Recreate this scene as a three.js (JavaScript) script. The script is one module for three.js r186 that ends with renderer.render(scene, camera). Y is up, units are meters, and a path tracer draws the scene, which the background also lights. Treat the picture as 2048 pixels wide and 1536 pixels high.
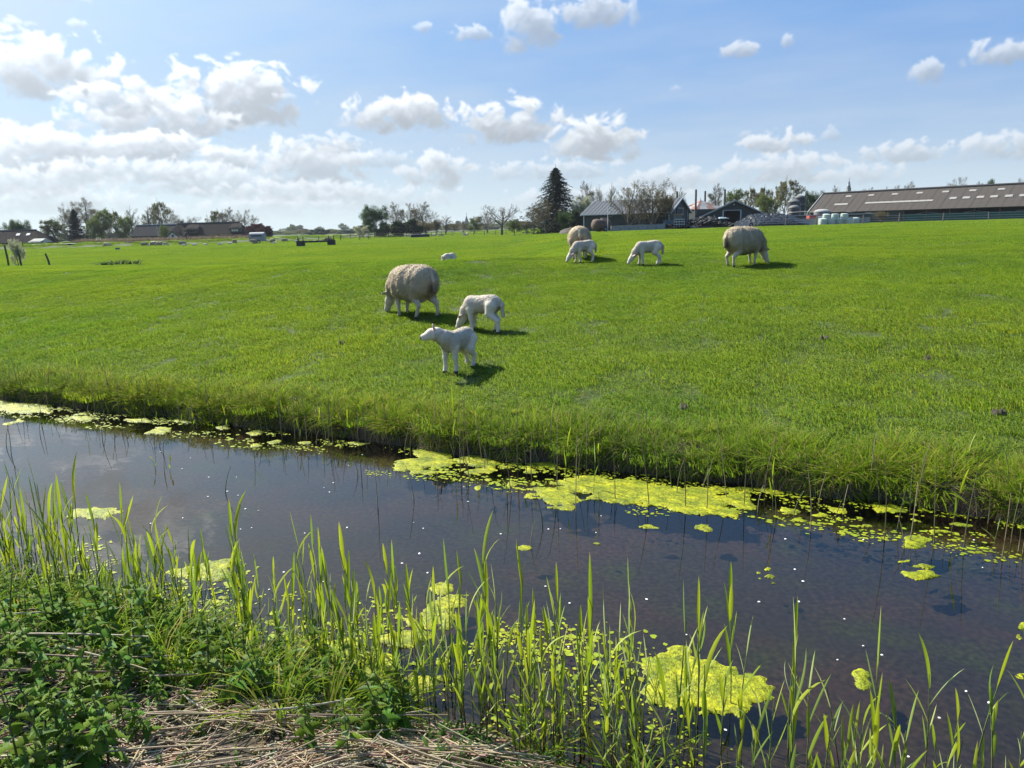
import * as THREE from 'three';
import { MarchingCubes } from 'three/addons/objects/MarchingCubes.js';
import { mergeGeometries } from 'three/addons/utils/BufferGeometryUtils.js';

// ---------------------------------------------------------------- camera, sun, exposure
const EXPOSURE = 2.0;
const scene = new THREE.Scene();
const camera = new THREE.PerspectiveCamera(54, 4 / 3, 0.05, 6000);
camera.position.set(0, 2.0, 0);
camera.rotation.order = 'YXZ';
camera.rotation.set(THREE.MathUtils.degToRad(-11.8), 0, THREE.MathUtils.degToRad(-1.5));
camera.updateMatrixWorld();

const renderer = new THREE.WebGLRenderer({ antialias: true });
renderer.setSize(1024, 768);
renderer.toneMapping = THREE.LinearToneMapping;
renderer.toneMappingExposure = EXPOSURE;
renderer.shadowMap.enabled = true;

const SUN_AZ = THREE.MathUtils.degToRad(-50), SUN_EL = THREE.MathUtils.degToRad(42);
const sunDir = new THREE.Vector3(Math.sin(SUN_AZ) * Math.cos(SUN_EL), Math.sin(SUN_EL), -Math.cos(SUN_AZ) * Math.cos(SUN_EL));
const sun = new THREE.DirectionalLight(new THREE.Color(1.0, 0.955, 0.87), 5.0);
sun.name = 'sun';
sun.position.copy(sunDir).multiplyScalar(120);
sun.castShadow = true;
sun.shadow.camera.left = -60; sun.shadow.camera.right = 60; sun.shadow.camera.top = 60; sun.shadow.camera.bottom = -60; sun.shadow.camera.far = 400;
sun.shadow.mapSize.set(4096, 4096);
scene.add(sun, sun.target);

// ---------------------------------------------------------------- helpers
function rng(seed) {
  let a = seed >>> 0;
  return () => { a |= 0; a = a + 0x6D2B79F5 | 0; let t = Math.imul(a ^ a >>> 15, 1 | a); t = t + Math.imul(t ^ t >>> 7, 61 | t) ^ t; return ((t ^ t >>> 14) >>> 0) / 4294967296; };
}
const PERM = new Uint8Array(512);
{ const r = rng(7); const p = [...Array(256).keys()]; for (let i = 255; i > 0; i--) { const j = Math.floor(r() * (i + 1)); [p[i], p[j]] = [p[j], p[i]]; } for (let i = 0; i < 512; i++) PERM[i] = p[i & 255]; }
function noise2(x, y) {            // gradient noise, about -1..1
  const X = Math.floor(x), Y = Math.floor(y); x -= X; y -= Y;
  const u = x * x * x * (x * (x * 6 - 15) + 10), v = y * y * y * (y * (y * 6 - 15) + 10);
  const g = (h, a, b) => { h &= 7; const p = h < 4 ? a : b, q = h < 4 ? b : a; return ((h & 1) ? -p : p) + ((h & 2) ? -2 * q : 2 * q) * 0.5; };
  const A = PERM[X & 255] + (Y & 255), B = PERM[(X + 1) & 255] + (Y & 255);
  const a = g(PERM[A & 511], x, y), b = g(PERM[B & 511], x - 1, y), c = g(PERM[(A + 1) & 511], x, y - 1), d = g(PERM[(B + 1) & 511], x - 1, y - 1);
  return 0.9 * (a + u * (b - a) + v * (c - a + u * (a - b - c + d)));
}
function fbm(x, y, n) { let s = 0, a = 0.5; for (let i = 0; i < n; i++) { s += a * noise2(x, y); x = x * 2.03 + 17.1; y = y * 2.03 - 9.7; a *= 0.5; } return s; }
function noise3(x, y, z) { return (noise2(x + 0.37 * z, y - 0.61 * z) + noise2(y + 31.7 + 0.53 * x, z + 11.3) + noise2(z - 7.9 + 0.29 * y, x + 5.1)) / 2.2; }
const clamp = (x, a = 0, b = 1) => x < a ? a : x > b ? b : x;
const mix = (a, b, t) => a + (b - a) * t;
const sstep = (a, b, x) => { const t = clamp((x - a) / (b - a)); return t * t * (3 - 2 * t); };
const V = (x, y, z) => new THREE.Vector3(x, y, z);
const col = (r, g, b) => new THREE.Color().setRGB(r, g, b);

// ---------------------------------------------------------------- the sky: air and clouds, one panorama
function makeSky(W = 4096, HH = 2048) {
  const data = new Float32Array(W * HH * 4);
  const half = HH / 2;
  const D = 180 / Math.PI;
  // list of cumulus clouds: azimuth, elevation of the base, half width, height, thickness (all in degrees)
  const list = [
    [-29.9, 8.6, 5.2, 3.6, 1.0], [-18.6, 7.2, 5.6, 4.0, 1.0], [-23.6, 6.3, 6.0, 2.6, 0.95], [-23.6, 4.9, 4.4, 1.9, 0.95], [-30.6, 3.9, 5.2, 3.0, 0.9], [-19.2, 4.3, 2.5, 1.7, 0.85],
    [-7.6, 6.8, 4.6, 2.5, 1.0], [0.4, 6.0, 4.4, 2.8, 1.0], [6.7, 4.5, 3.9, 3.2, 1.0], [-14.1, 3.4, 5.2, 2.8, 0.85], [-4.9, 3.0, 3.2, 2.4, 0.85], [-21.4, 2.7, 6.0, 2.0, 0.7],
    [19.1, 4.5, 2.6, 1.4, 0.85], [19.3, 2.5, 5.2, 2.0, 0.7], [27.0, 3.5, 2.8, 1.3, 0.7], [32.4, 3.3, 3.4, 1.5, 0.7], [24.6, 2.2, 3.0, 1.2, 0.5], [11.5, 2.2, 4.0, 1.7, 0.6],
    [2.0, 12.0, 2.4, 3.4, 0.75], [6.3, 13.3, 2.4, 2.6, 0.75], [9.2, 13.2, 0.5, 2.0, 0.4], [16.3, 10.8, 1.4, 1.1, 0.7], [27.9, 8.2, 1.1, 1.5, 0.65], [31.9, 8.8, 2.6, 1.4, 0.7], [-2.3, 12.8, 1.7, 0.9, 0.6], [19.4, 11.2, 0.5, 0.8, 0.55], [-5.6, 13.3, 0.9, 0.6, 0.5],
    [-30.5, 1.5, 6.4, 1.7, 0.6], [-10.7, 1.5, 8.0, 1.6, 0.55], [6.0, 1.2, 8.0, 1.5, 0.55], [-31.4, 2.6, 4.8, 2.0, 0.7], [-18.0, 1.0, 7.0, 1.4, 0.5],
    [-26.0, 7.6, 3.6, 2.2, 0.8], [-12.6, 5.4, 3.0, 1.3, 0.55], [-27.5, 5.0, 5.5, 1.6, 0.7], [-15.0, 2.2, 7.0, 1.4, 0.6], [-25.5, 3.5, 6.5, 1.5, 0.65], [-9.5, 4.4, 3.6, 1.2, 0.5], [3.2, 3.3, 5.5, 1.4, 0.55],
    [-29.6, 14.0, 3.4, 1.1, 0.55], [-27.6, 12.6, 0.6, 0.5, 0.4], [-31.0, 12.4, 0.5, 0.5, 0.4], [-31.0, 15.6, 6.5, 4.6, 0.95], [-27.5, 17.8, 5.0, 4.0, 0.9], [-39.0, 11.0, 6.0, 3.5, 0.9],
    [12.2, 8.9, 0.5, 0.4, 0.3], [22.5, 5.1, 0.7, 0.9, 0.45], [16.9, 5.6, 0.6, 0.5, 0.3], [-15.4, 8.9, 0.9, 0.5, 0.45],
  ];
  // the same sky goes on round the rest of the horizon
  const r = rng(91);
  for (let az = 42; az < 320; az += 4.2) {
    const side = Math.cos((az + 50) / D);                       // a little more cloud towards the sun's side
    const a = az + (r() - 0.5) * 5;
    list.push([a, 1.2 + r() * 0.8, 4 + r() * 4, 1.2 + r() * 0.8, 0.55]);
    if (r() < 0.75) list.push([a + r() * 5, 2.6 + r() * 2.4, 2.4 + r() * 3.4, 1.4 + r() * 1.6, 0.85]);
    if (r() < 0.5 + 0.2 * side) list.push([a + r() * 5, 5.5 + r() * 5, 2.5 + r() * 3.2, 1.6 + r() * 2, 0.95]);
    if (r() < 0.3) list.push([a, 12 + r() * 14, 2 + r() * 3, 1.5 + r() * 2.4, 0.8]);
  }
  const bins = Array.from({ length: 360 }, () => []);
  list.forEach((c, i) => { c.push(i * 13.7); for (let a = Math.floor(c[0] - c[2] * 1.7); a <= Math.ceil(c[0] + c[2] * 1.7); a++) bins[((a % 360) + 360) % 360].push(c); });
  const dens = (c, az, el) => {
    let da = az - c[0]; da -= Math.round(da / 360) * 360;
    const u = da / c[2]; if (u < -1.7 || u > 1.7) return -1;
    const v = (el - c[1]) / c[3]; if (v < -0.7 || v > 1.9) return -1;
    const vv = v < 0.22 ? (0.22 - v) * 3.0 : (v - 0.22) * 1.12;
    const k = 1.15 / Math.max(0.8, Math.sqrt(c[3]));
    const wx = fbm(da * k * 0.55 + c[5], el * k * 0.8, 2) * 1.2;
    const n = fbm(da * k + c[5] + wx, el * k * 1.25 + wx, 6);
    const bil = 1 - Math.abs(fbm(da * k * 1.7 - c[5], el * k * 2.1 + wx, 4)) * 2.6;
    return (0.95 - u * u * 0.9 - vv * vv) * 1.0 + n * 1.5 + (bil - 0.5) * 0.30 - 0.10;
  };
  const sx = sunDir.x, sy = sunDir.y, sz = sunDir.z;
  for (let j = half - 2; j < HH; j++) {
    const el = ((j + 0.5) / HH - 0.5) * 180;
    for (let i = 0; i < W; i++) {
      let az = ((i + 0.5) / W - 0.25) * 360; if (az > 180) az -= 360;
      const ce = Math.cos(el / D), x = Math.sin(az / D) * ce, y = Math.sin(el / D), z = -Math.cos(az / D) * ce;
      const gam = Math.acos(clamp(x * sx + y * sy + z * sz, -1, 1)) * D;
      const e0 = Math.max(0, el);
      let t1 = 1 - Math.exp(-Math.pow(e0 / 8.6, 1.35)), t2 = sstep(10, 75, e0);
      let R = mix(mix(0.575, 0.060, t1), 0.055, t2), G = mix(mix(0.69, 0.285, t1), 0.20, t2), B = mix(mix(0.77, 0.75, t1), 0.52, t2);
      const hz = Math.exp(-gam / 27) * 0.72 + Math.exp(-gam / 13) * 4.4 + 0.085 * Math.exp(-e0 / 5);
      R += hz * 0.86; G += hz * 0.92; B += hz * 0.70;
      // thin high veil, drawn out in streaks
      if (el > 0) {
        const pr = 1 / (y + 0.12), px = x * pr, pz = z * pr;
        const st = fbm(px * 0.9 + pz * 0.5 + 3, pz * 2.2 - px * 1.1, 4) + 0.5 * fbm(px * 3 + 8, pz * 3.4, 3);
        const veil = clamp(0.30 + st * 0.70) * (0.17 + 0.95 * Math.exp(-gam / 36)) * sstep(60, 20, el);
        R = mix(R, 0.74, veil); G = mix(G, 0.79, veil); B = mix(B, 0.85, veil);
      }
      if (el > 0.2 && el < 34) {
        for (const c of bins[((Math.floor(az) % 360) + 360) % 360]) {
          const d = dens(c, az, el);
          if (d <= 0) continue;
          const vt = clamp((el - c[1]) / c[3]), a = sstep(0.0, mix(1.0, 0.42, sstep(0.15, 0.6, vt)), d) * c[4] * 0.95 * sstep(0.4, 2.4, el);
          // thickness towards the sun decides how bright the cloud is
          const up = 0.34 * Math.sqrt(c[3]);
          const d2 = Math.max(0, dens(c, az - up * 0.8, el + up)), d3 = Math.max(0, dens(c, az - up * 1.8, el + up * 2.3));
          const vb = clamp((el - c[1]) / c[3] * 1.15 + 0.05), lit = (Math.exp(-(d2 * 1.2 + d3 * 1.2)) * 0.82 + 0.18 * Math.exp(-d * 1.2)) * (0.30 + 0.70 * vb);
          const far = Math.exp(-el / 4.2), near = Math.exp(-gam / 40);
          const br = mix(mix(0.40, 0.54, far) + 3.4 * Math.exp(-gam / 13), 1.02 + 0.1 * near + 8.0 * Math.exp(-gam / 13), lit);
          let cr = br * mix(0.88, 0.97, lit), cg = br * mix(0.98, 1.0, lit), cb = br * mix(1.10, 1.04, lit);
          cr = mix(cr, 0.66, far * 0.42); cg = mix(cg, 0.73, far * 0.42); cb = mix(cb, 0.77, far * 0.42);
          R = mix(R, cr, a); G = mix(G, cg, a); B = mix(B, cb, a);
        }
      }
      const o = (j * W + i) * 4, q = 1 / EXPOSURE;
      data[o] = R * q; data[o + 1] = G * q; data[o + 2] = B * q; data[o + 3] = 1;
    }
  }
  const low = (0.16 / EXPOSURE);
  for (let k = 0; k < (half - 2) * W; k++) { data[k * 4] = low * 0.8; data[k * 4 + 1] = low; data[k * 4 + 2] = low * 0.6; data[k * 4 + 3] = 1; }
  const t = new THREE.DataTexture(data, W, HH, THREE.RGBAFormat, THREE.FloatType);
  t.mapping = THREE.EquirectangularReflectionMapping;
  t.magFilter = THREE.LinearFilter; t.minFilter = THREE.LinearFilter;
  t.needsUpdate = true;
  return t;
}
const skyTex = makeSky();
scene.background = skyTex;
scene.environment = skyTex;

// ---------------------------------------------------------------- naming helpers
const used = new Map();
function numbered(name) { const n = used.get(name) ?? 0; used.set(name, n + 1); return n ? name + '_' + String(n).padStart(3, '0') : name; }
function tag(o, label, category, group, kind) {
  if (label) o.userData.label = label;
  if (category) o.userData.category = category;
  if (group) o.userData.group = group;
  if (kind) o.userData.kind = kind;
  return o;
}
function mesh(name, geo, mat, parent, top = parent === scene) {
  const m = new THREE.Mesh(geo, mat); m.name = top ? numbered(name) : name; m.castShadow = m.receiveShadow = true; parent.add(m); return m;
}
function thing(name, label, category, pos = [0, 0, 0], turn = 0, group) {
  const o = new THREE.Group(); o.name = numbered(name); o.position.set(...pos); o.rotation.y = turn; scene.add(o); return tag(o, label, category, group);
}
// collects triangles; everything merged in one mesh of one material
class MB {
  constructor() { this.p = []; this.n = []; this.u = []; this.c = []; this.i = []; this.hasC = false; }
  v(x, y, z, nx = 0, ny = 1, nz = 0, u = 0, w = 0, c) { this.p.push(x, y, z); this.n.push(nx, ny, nz); this.u.push(u, w); if (c) { this.c.push(c[0], c[1], c[2]); this.hasC = true; } return this.p.length / 3 - 1; }
  t(a, b, c) { this.i.push(a, b, c); return this; }
  // box with centre, size and turn about y; uv in metres
  box(cx, cy, cz, sx, sy, sz, ry = 0, c) {
    const co = Math.cos(ry), si = Math.sin(ry), hx = sx / 2, hy = sy / 2, hz = sz / 2;
    const F = [[[1, 0, 0], [0, 0, -1], [0, 1, 0], hx, hz, hy], [[-1, 0, 0], [0, 0, 1], [0, 1, 0], hx, hz, hy], [[0, 1, 0], [1, 0, 0], [0, 0, -1], hy, hx, hz], [[0, -1, 0], [1, 0, 0], [0, 0, 1], hy, hx, hz], [[0, 0, 1], [1, 0, 0], [0, 1, 0], hz, hx, hy], [[0, 0, -1], [-1, 0, 0], [0, 1, 0], hz, hx, hy]];
    for (const [n, a, b, d, ea, eb] of F) {
      const id = [];
      for (const [p, q] of [[-1, -1], [1, -1], [1, 1], [-1, 1]]) {
        const x = n[0] * d + a[0] * ea * p + b[0] * eb * q, y = n[1] * d + a[1] * ea * p + b[1] * eb * q, z = n[2] * d + a[2] * ea * p + b[2] * eb * q;
        id.push(this.v(cx + x * co + z * si, cy + y, cz - x * si + z * co, n[0] * co + n[2] * si, n[1], -n[0] * si + n[2] * co, ea * p, eb * q, c));
      }
      this.t(id[0], id[1], id[2]).t(id[0], id[2], id[3]);
    }
    return this;
  }
  // flat polygon (convex), given as points
  poly(pts, c, uv) {
    const a = pts[0], b = pts[1], d = pts[2];
    const n = new THREE.Vector3().crossVectors(b.clone().sub(a), d.clone().sub(a)).normalize();
    const ex = b.clone().sub(a).normalize(), ey = new THREE.Vector3().crossVectors(n, ex);
    const id = pts.map((p, k) => this.v(p.x, p.y, p.z, n.x, n.y, n.z, uv ? uv[k][0] : p.clone().sub(a).dot(ex), uv ? uv[k][1] : p.clone().sub(a).dot(ey), c));
    for (let k = 1; k + 1 < id.length; k++) this.t(id[0], id[k], id[k + 1]);
    return this;
  }
  // a slab: polygon with thickness along its normal
  slab(pts, th, c) {
    const n = new THREE.Vector3().crossVectors(pts[1].clone().sub(pts[0]), pts[2].clone().sub(pts[0])).normalize();
    const low = pts.map((p) => p.clone().addScaledVector(n, -th));
    this.poly(pts, c); this.poly([...low].reverse(), c);
    for (let k = 0; k < pts.length; k++) { const m = (k + 1) % pts.length; this.poly([pts[k], low[k], low[m], pts[m]], c); }
    return this;
  }
  // tapered tube through points
  tube(pts, rad, seg = 6, c, cap = true) {
    const N = pts.length; let prev = null; const rings = [];
    let up = V(0.31, 0.2, 0.93);
    let len = 0;
    for (let k = 0; k < N; k++) {
      const d = pts[Math.min(k + 1, N - 1)].clone().sub(pts[Math.max(k - 1, 0)]).normalize();
      if (Math.abs(d.dot(up)) > 0.97) up = V(0.9, 0.1, -0.3);
      const s = new THREE.Vector3().crossVectors(d, up).normalize(), w = new THREE.Vector3().crossVectors(s, d).normalize(); up = w;
      const r = typeof rad === 'number' ? rad : rad[k]; const ring = [];
      if (k) len += pts[k].distanceTo(pts[k - 1]);
      const cc = Array.isArray(c) && Array.isArray(c[0]) ? c[k] : c;
      for (let q = 0; q <= seg; q++) { const a = q / seg * Math.PI * 2, x = Math.cos(a), y = Math.sin(a); const nx = s.x * x + w.x * y, ny = s.y * x + w.y * y, nz = s.z * x + w.z * y; ring.push(this.v(pts[k].x + nx * r, pts[k].y + ny * r, pts[k].z + nz * r, nx, ny, nz, q / seg, len, cc)); }
      if (prev) for (let q = 0; q < seg; q++) this.t(prev[q], prev[q + 1], ring[q + 1]).t(prev[q], ring[q + 1], ring[q]);
      rings.push(ring); prev = ring;
    }
    if (cap) for (const [k, sgn] of [[0, -1], [N - 1, 1]]) {
      const d = pts[Math.min(k + 1, N - 1)].clone().sub(pts[Math.max(k - 1, 0)]).normalize().multiplyScalar(sgn);
      const cc = Array.isArray(c) && Array.isArray(c[0]) ? c[k] : c;
      const m = this.v(pts[k].x, pts[k].y, pts[k].z, d.x, d.y, d.z, 0.5, 0, cc), g = rings[k].map((q) => this.v(this.p[q * 3], this.p[q * 3 + 1], this.p[q * 3 + 2], d.x, d.y, d.z, 0.5, 0, cc));
      for (let q = 0; q < seg; q++) sgn > 0 ? this.t(m, g[q], g[q + 1]) : this.t(m, g[q + 1], g[q]);
    }
    return this;
  }
  geo() {
    // faces turn the way their normals point
    const p = this.p, n = this.n, I = this.i;
    for (let k = 0; k < I.length; k += 3) {
      const a = I[k] * 3, b = I[k + 1] * 3, c = I[k + 2] * 3, ux = p[b] - p[a], uy = p[b + 1] - p[a + 1], uz = p[b + 2] - p[a + 2], vx = p[c] - p[a], vy = p[c + 1] - p[a + 1], vz = p[c + 2] - p[a + 2];
      if ((uy * vz - uz * vy) * (n[a] + n[b] + n[c]) + (uz * vx - ux * vz) * (n[a + 1] + n[b + 1] + n[c + 1]) + (ux * vy - uy * vx) * (n[a + 2] + n[b + 2] + n[c + 2]) < 0) { const t = I[k + 1]; I[k + 1] = I[k + 2]; I[k + 2] = t; }
    }
    const g = new THREE.BufferGeometry();
    g.setAttribute('position', new THREE.BufferAttribute(new Float32Array(this.p), 3));
    g.setAttribute('normal', new THREE.BufferAttribute(new Float32Array(this.n), 3));
    g.setAttribute('uv', new THREE.BufferAttribute(new Float32Array(this.u), 2));
    if (this.hasC) g.setAttribute('color', new THREE.BufferAttribute(new Float32Array(this.c), 3));
    g.setIndex(this.p.length / 3 > 65535 ? new THREE.BufferAttribute(new Uint32Array(this.i), 1) : new THREE.BufferAttribute(new Uint16Array(this.i), 1));
    return g;
  }
  build(name, mat, parent) { return mesh(name, this.geo(), mat, parent); }
}
// a tileable noise picture; f(u, v, noise) -> [r, g, b] sRGB 0..1 or a single value
function tex(size, f, srgb = true, rep = 1) {
  const d = new Uint8Array(size * size * 4);
  for (let j = 0; j < size; j++) for (let i = 0; i < size; i++) {
    let c = f(i / size, j / size, i, j); if (typeof c === 'number') c = [c, c, c];
    const o = (j * size + i) * 4; d[o] = clamp(c[0]) * 255; d[o + 1] = clamp(c[1]) * 255; d[o + 2] = clamp(c[2]) * 255; d[o + 3] = 255;
  }
  const t = new THREE.DataTexture(d, size, size); t.wrapS = t.wrapT = THREE.RepeatWrapping; t.magFilter = THREE.LinearFilter; t.minFilter = THREE.LinearMipmapLinearFilter; t.generateMipmaps = true;
  if (srgb) t.colorSpace = THREE.SRGBColorSpace; t.repeat.set(rep, rep); t.needsUpdate = true; return t;
}
// noise that closes at the edges of a picture
function tn(u, v, f, o = 3, seed = 0) {
  const a = fbm(u * f + seed, v * f, o), b = fbm((u - 1) * f + seed, v * f, o), c = fbm(u * f + seed, (v - 1) * f, o), d = fbm((u - 1) * f + seed, (v - 1) * f, o);
  const k = (x) => sstep(0.7, 1, x); const ku = k(u), kv = k(v);
  return mix(mix(a, b, ku), mix(c, d, ku), kv);
}

// ---------------------------------------------------------------- the lie of the land
// s runs across the ditch (away from the camera), t along it
const S = (x, z) => 0.432 * x - 0.902 * z, T = (x, z) => 0.902 * x + 0.432 * z;
const XZ = (t, s) => [0.902 * t + 0.432 * s, 0.432 * t - 0.902 * s];
const PROF = [[-40, 0.5], [-2, 0.46], [0, 0.43], [1.1, 0.40], [1.7, 0.30], [2.05, 0.16], [2.3, 0.03], [2.45, -0.05], [2.8, -0.11], [3.4, -0.15], [4.6, -0.16], [5.3, -0.13], [5.64, -0.09], [5.71, 0.0], [5.75, 0.18], [6.05, 0.235], [7, 0.36], [8.5, 0.53], [9.5, 0.66], [11.5, 0.95], [13.4, 1.2], [14.6, 1.28], [15.6, 1.23], [17, 1.10], [19.5, 1.03], [26, 1.05], [5000, 1.05]];
function profile(s) { let k = 1; while (PROF[k][0] < s) k++; const [a, ha] = PROF[k - 1], [b, hb] = PROF[k]; return mix(ha, hb, sstep(0, 1, (s - a) / (b - a)) * 0.35 + (s - a) / (b - a) * 0.65); }
const FARH = [[-9, 0], [-0.2, 0.0], [0.0, 0.15], [0.05, 0.5], [0.1, 0.88], [0.2, 1.05], [0.6, 1.15], [9, 1.2]];
const ROAD = [[-400, -130], [-160, -161], [-113, -166], [-85, -168], [-64, -173], [-55, -190], [-49, -215], [-44, -250], [-36, -310], [-20, -400]];
function distRoad(x, z) { let m = 1e9; for (let k = 1; k < ROAD.length; k++) { const [ax, az] = ROAD[k - 1], [bx, bz] = ROAD[k]; const dx = bx - ax, dz = bz - az; const t = clamp(((x - ax) * dx + (z - az) * dz) / (dx * dx + dz * dz)); m = Math.min(m, Math.hypot(x - ax - dx * t, z - az - dz * t)); } return m; }
const lipWob = (t) => noise2(t * 0.55, 3.3) * 0.12 + noise2(t * 1.9, 7.1) * 0.10 + noise2(t * 4.3, 1.1) * 0.06;   // the ragged line of the far bank
function height(x, z) {
  const s = S(x, z), t = T(x, z);
  const wob = s > 4.5 && s < 9 ? lipWob(t) : s < 3 && s > 0.5 ? noise2(t * 0.8, 13.3) * 0.10 + noise2(t * 2.9, 4.4) * 0.05 : 0;
  const sh = 0.9 * clamp(t + 8, 0, 6), se = s < 10 ? s : s < 14.6 + sh ? 10 + (s - 10) * 4.6 / (4.6 + sh) : s - sh;   // the crown of the field swings away to the right
  let h = profile(se + wob) - 0.23 * sstep(-9, -22, t) * sstep(8.5, 13, se) * sstep(20, 15, se);
  if (s > 15) {
    const q = x / Math.max(1, -z); let k = 1; while (FARH[k][0] < q && k < FARH.length - 1) k++;
    const g = mix(FARH[k - 1][1], FARH[k][1], clamp((q - FARH[k - 1][0]) / (FARH[k][0] - FARH[k - 1][0])));
    const w = sstep(15 + sh * 0.8, 36, s); h = mix(h, z < -4 ? g : h, w);
    if (x < 30 && z < -120) { const d = distRoad(x, z); h = Math.max(h, 0.80 - sstep(1.9, 6.5, d) * 0.85); }
  }
  if (s > 5.9) { const a = sstep(5.9, 7, s); h += a * (noise2(x * 0.9, z * 0.9) * 0.018 + noise2(x * 0.21, z * 0.21) * 0.03 + noise2(x * 3.1, z * 3.1) * 0.010 + noise2(x * 0.06, z * 0.06) * 0.05 * sstep(15, 30, s)); }
  else if (s < 2.4) h += sstep(2.4, 2.0, s) * (noise2(x * 2.1, z * 2.1) * 0.035 + noise2(x * 6, z * 6) * 0.012);
  else h += noise2(x * 1.3, z * 1.3) * 0.03;
  return h;
}
function normalAt(x, z, e = 0.06) { return V(height(x - e, z) - height(x + e, z), 2 * e, height(x, z - e) - height(x, z + e)).normalize(); }
function onGround(x, z, dy = 0) { return V(x, height(x, z) + dy, z); }

const texSoil = tex(512, (u, v) => { const a = tn(u, v, 9, 4), b = tn(u, v, 50, 3, 9); const g = clamp(0.5 + a * 1.3); const k = 0.8 + b * 0.6; return [k, (0.93 + 0.1 * g) * k, (1.0 - 0.2 * g) * k]; });
const matField = new THREE.MeshStandardMaterial({ map: texSoil, roughness: 1, vertexColors: true });
{
  const ss = [-60, -30, -15, -8, -4, -2], tt = [];
  for (let s = -1; s < 2.0; s += 0.08) ss.push(s);
  for (let s = 2.0; s < 2.9; s += 0.05) ss.push(s);
  for (let s = 2.9; s < 5.5; s += 0.08) ss.push(s);
  for (let s = 5.5; s < 6.2; s += 0.022) ss.push(s);
  for (let s = 6.2, d = 0.1; s < 4500; s += d) { ss.push(s); d = Math.max(0.15, (s - 6) * 0.035); }
  const pos = []; for (let t = 0.05, d = 0.11; t < 4500; t += d) { pos.push(t); d = t < 9 ? 0.11 : Math.max(0.11, (t - 6) * 0.045); }
  for (let k = pos.length - 1; k >= 0; k--) tt.push(-pos[k]); tt.push(...pos);
  const C = new Float32Array(ss.length * tt.length * 3), P = new Float32Array(ss.length * tt.length * 3), U = new Float32Array(ss.length * tt.length * 2), I = [];
  let o = 0;
  for (const s of ss) for (const t of tt) { const [x, z] = XZ(t, s); P[o * 3] = x; P[o * 3 + 1] = height(x, z); P[o * 3 + 2] = z; U[o * 2] = x / 1.7; U[o * 2 + 1] = z / 1.7; const turf = sstep(5.82, 6.15, s); let bed = [0.088, 0.072, 0.050]; if (s > 2.45 && s < 5.7) { const a = sstep(-0.15, 0.35, fbm(x * 1.1 + 7, z * 1.5, 4) * 1.6), b = sstep(0.15, 0.5, fbm(x * 1.9 - 3, z * 2.4 + 5, 4) * 1.7); bed = [mix(mix(0.060, 0.100, a), 0.075, b), mix(mix(0.056, 0.066, a), 0.092, b), mix(mix(0.052, 0.054, a), 0.030, b)]; } C[o * 3] = mix(bed[0], 0.065, turf); C[o * 3 + 1] = mix(bed[1], 0.105, turf); C[o * 3 + 2] = mix(bed[2], 0.010, turf); o++; }
  const w = tt.length; for (let j = 0; j + 1 < ss.length; j++) for (let i = 0; i + 1 < w; i++) { const a = j * w + i; I.push(a, a + 1, a + w, a + 1, a + w + 1, a + w); }
  const g = new THREE.BufferGeometry(); g.setAttribute('position', new THREE.BufferAttribute(P, 3)); g.setAttribute('uv', new THREE.BufferAttribute(U, 2)); g.setAttribute('color', new THREE.BufferAttribute(C, 3)); g.setIndex(new THREE.BufferAttribute(new Uint32Array(I), 1)); g.computeVertexNormals();
  tag(mesh('ground', g, matField, scene), 'grass-covered ground with the muddy ditch bed', 'ground', null, 'structure');
}
// the road on its low dike
{
  const mb = new MB(), m = new THREE.MeshStandardMaterial({ color: col(0.36, 0.35, 0.33), roughness: 0.9 });
  const curve = new THREE.CatmullRomCurve3(ROAD.map(([x, z]) => V(x, 0, z))), N = 160; let pr = null;
  for (let k = 0; k <= N; k++) { const p = curve.getPoint(k / N), d = curve.getTangent(k / N); const sx = -d.z, sz = d.x; const e = [-1.6, 1.6].map((w) => mb.v(p.x + sx * w, Math.max(height(p.x + sx * w, p.z + sz * w), 0.78) + 0.05, p.z + sz * w, 0, 1, 0, w, k)); if (pr) mb.t(pr[0], pr[1], e[1]).t(pr[0], e[1], e[0]); pr = e; }
  tag(mb.build('road', m, scene), 'pale narrow road running along the low dike', 'road', null, 'structure');
}

// ---------------------------------------------------------------- water
const texRip = tex(1024, (u, v) => {
  const a = tn(u, v, 7, 3, 2), b = tn(u, v * 1, 22, 3, 5), c = tn(u, v, 60, 2, 8);
  return 0.5 + a * 0.55 + b * 0.13 + c * 0.015;
}, false);
{
  const m = new THREE.MeshPhysicalMaterial({ color: col(0.56, 0.515, 0.44), roughness: 0.0, transmission: 1, thickness: 0, ior: 1.42, bumpMap: texRip, bumpScale: 0.0013 });
  const mb = new MB();
  const N = 60; let pr = null;
  for (let k = 0; k <= N; k++) {
    const t = mix(-60, 40, k / N), e = [2.05, 5.95].map((s) => { const [x, z] = XZ(t, s); return mb.v(x, 0, z, 0, 1, 0, t / 2.6, s / 1.5); });
    if (pr) mb.t(pr[0], e[0], e[1]).t(pr[0], e[1], pr[1]); pr = e;
  }
  tag(mb.build('ditch_water', m, scene), 'dark still ditch water reflecting the sky', 'water', null, 'structure');
}

// ---------------------------------------------------------------- grass
function leafMat(r, g, b, tr = 0.5, rough = 1.0, spec = 0.10) { return new THREE.MeshPhysicalMaterial({ color: col(r, g, b), roughness: rough, transmission: tr, thickness: 0, side: THREE.DoubleSide, vertexColors: true, specularIntensity: spec }); }
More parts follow.
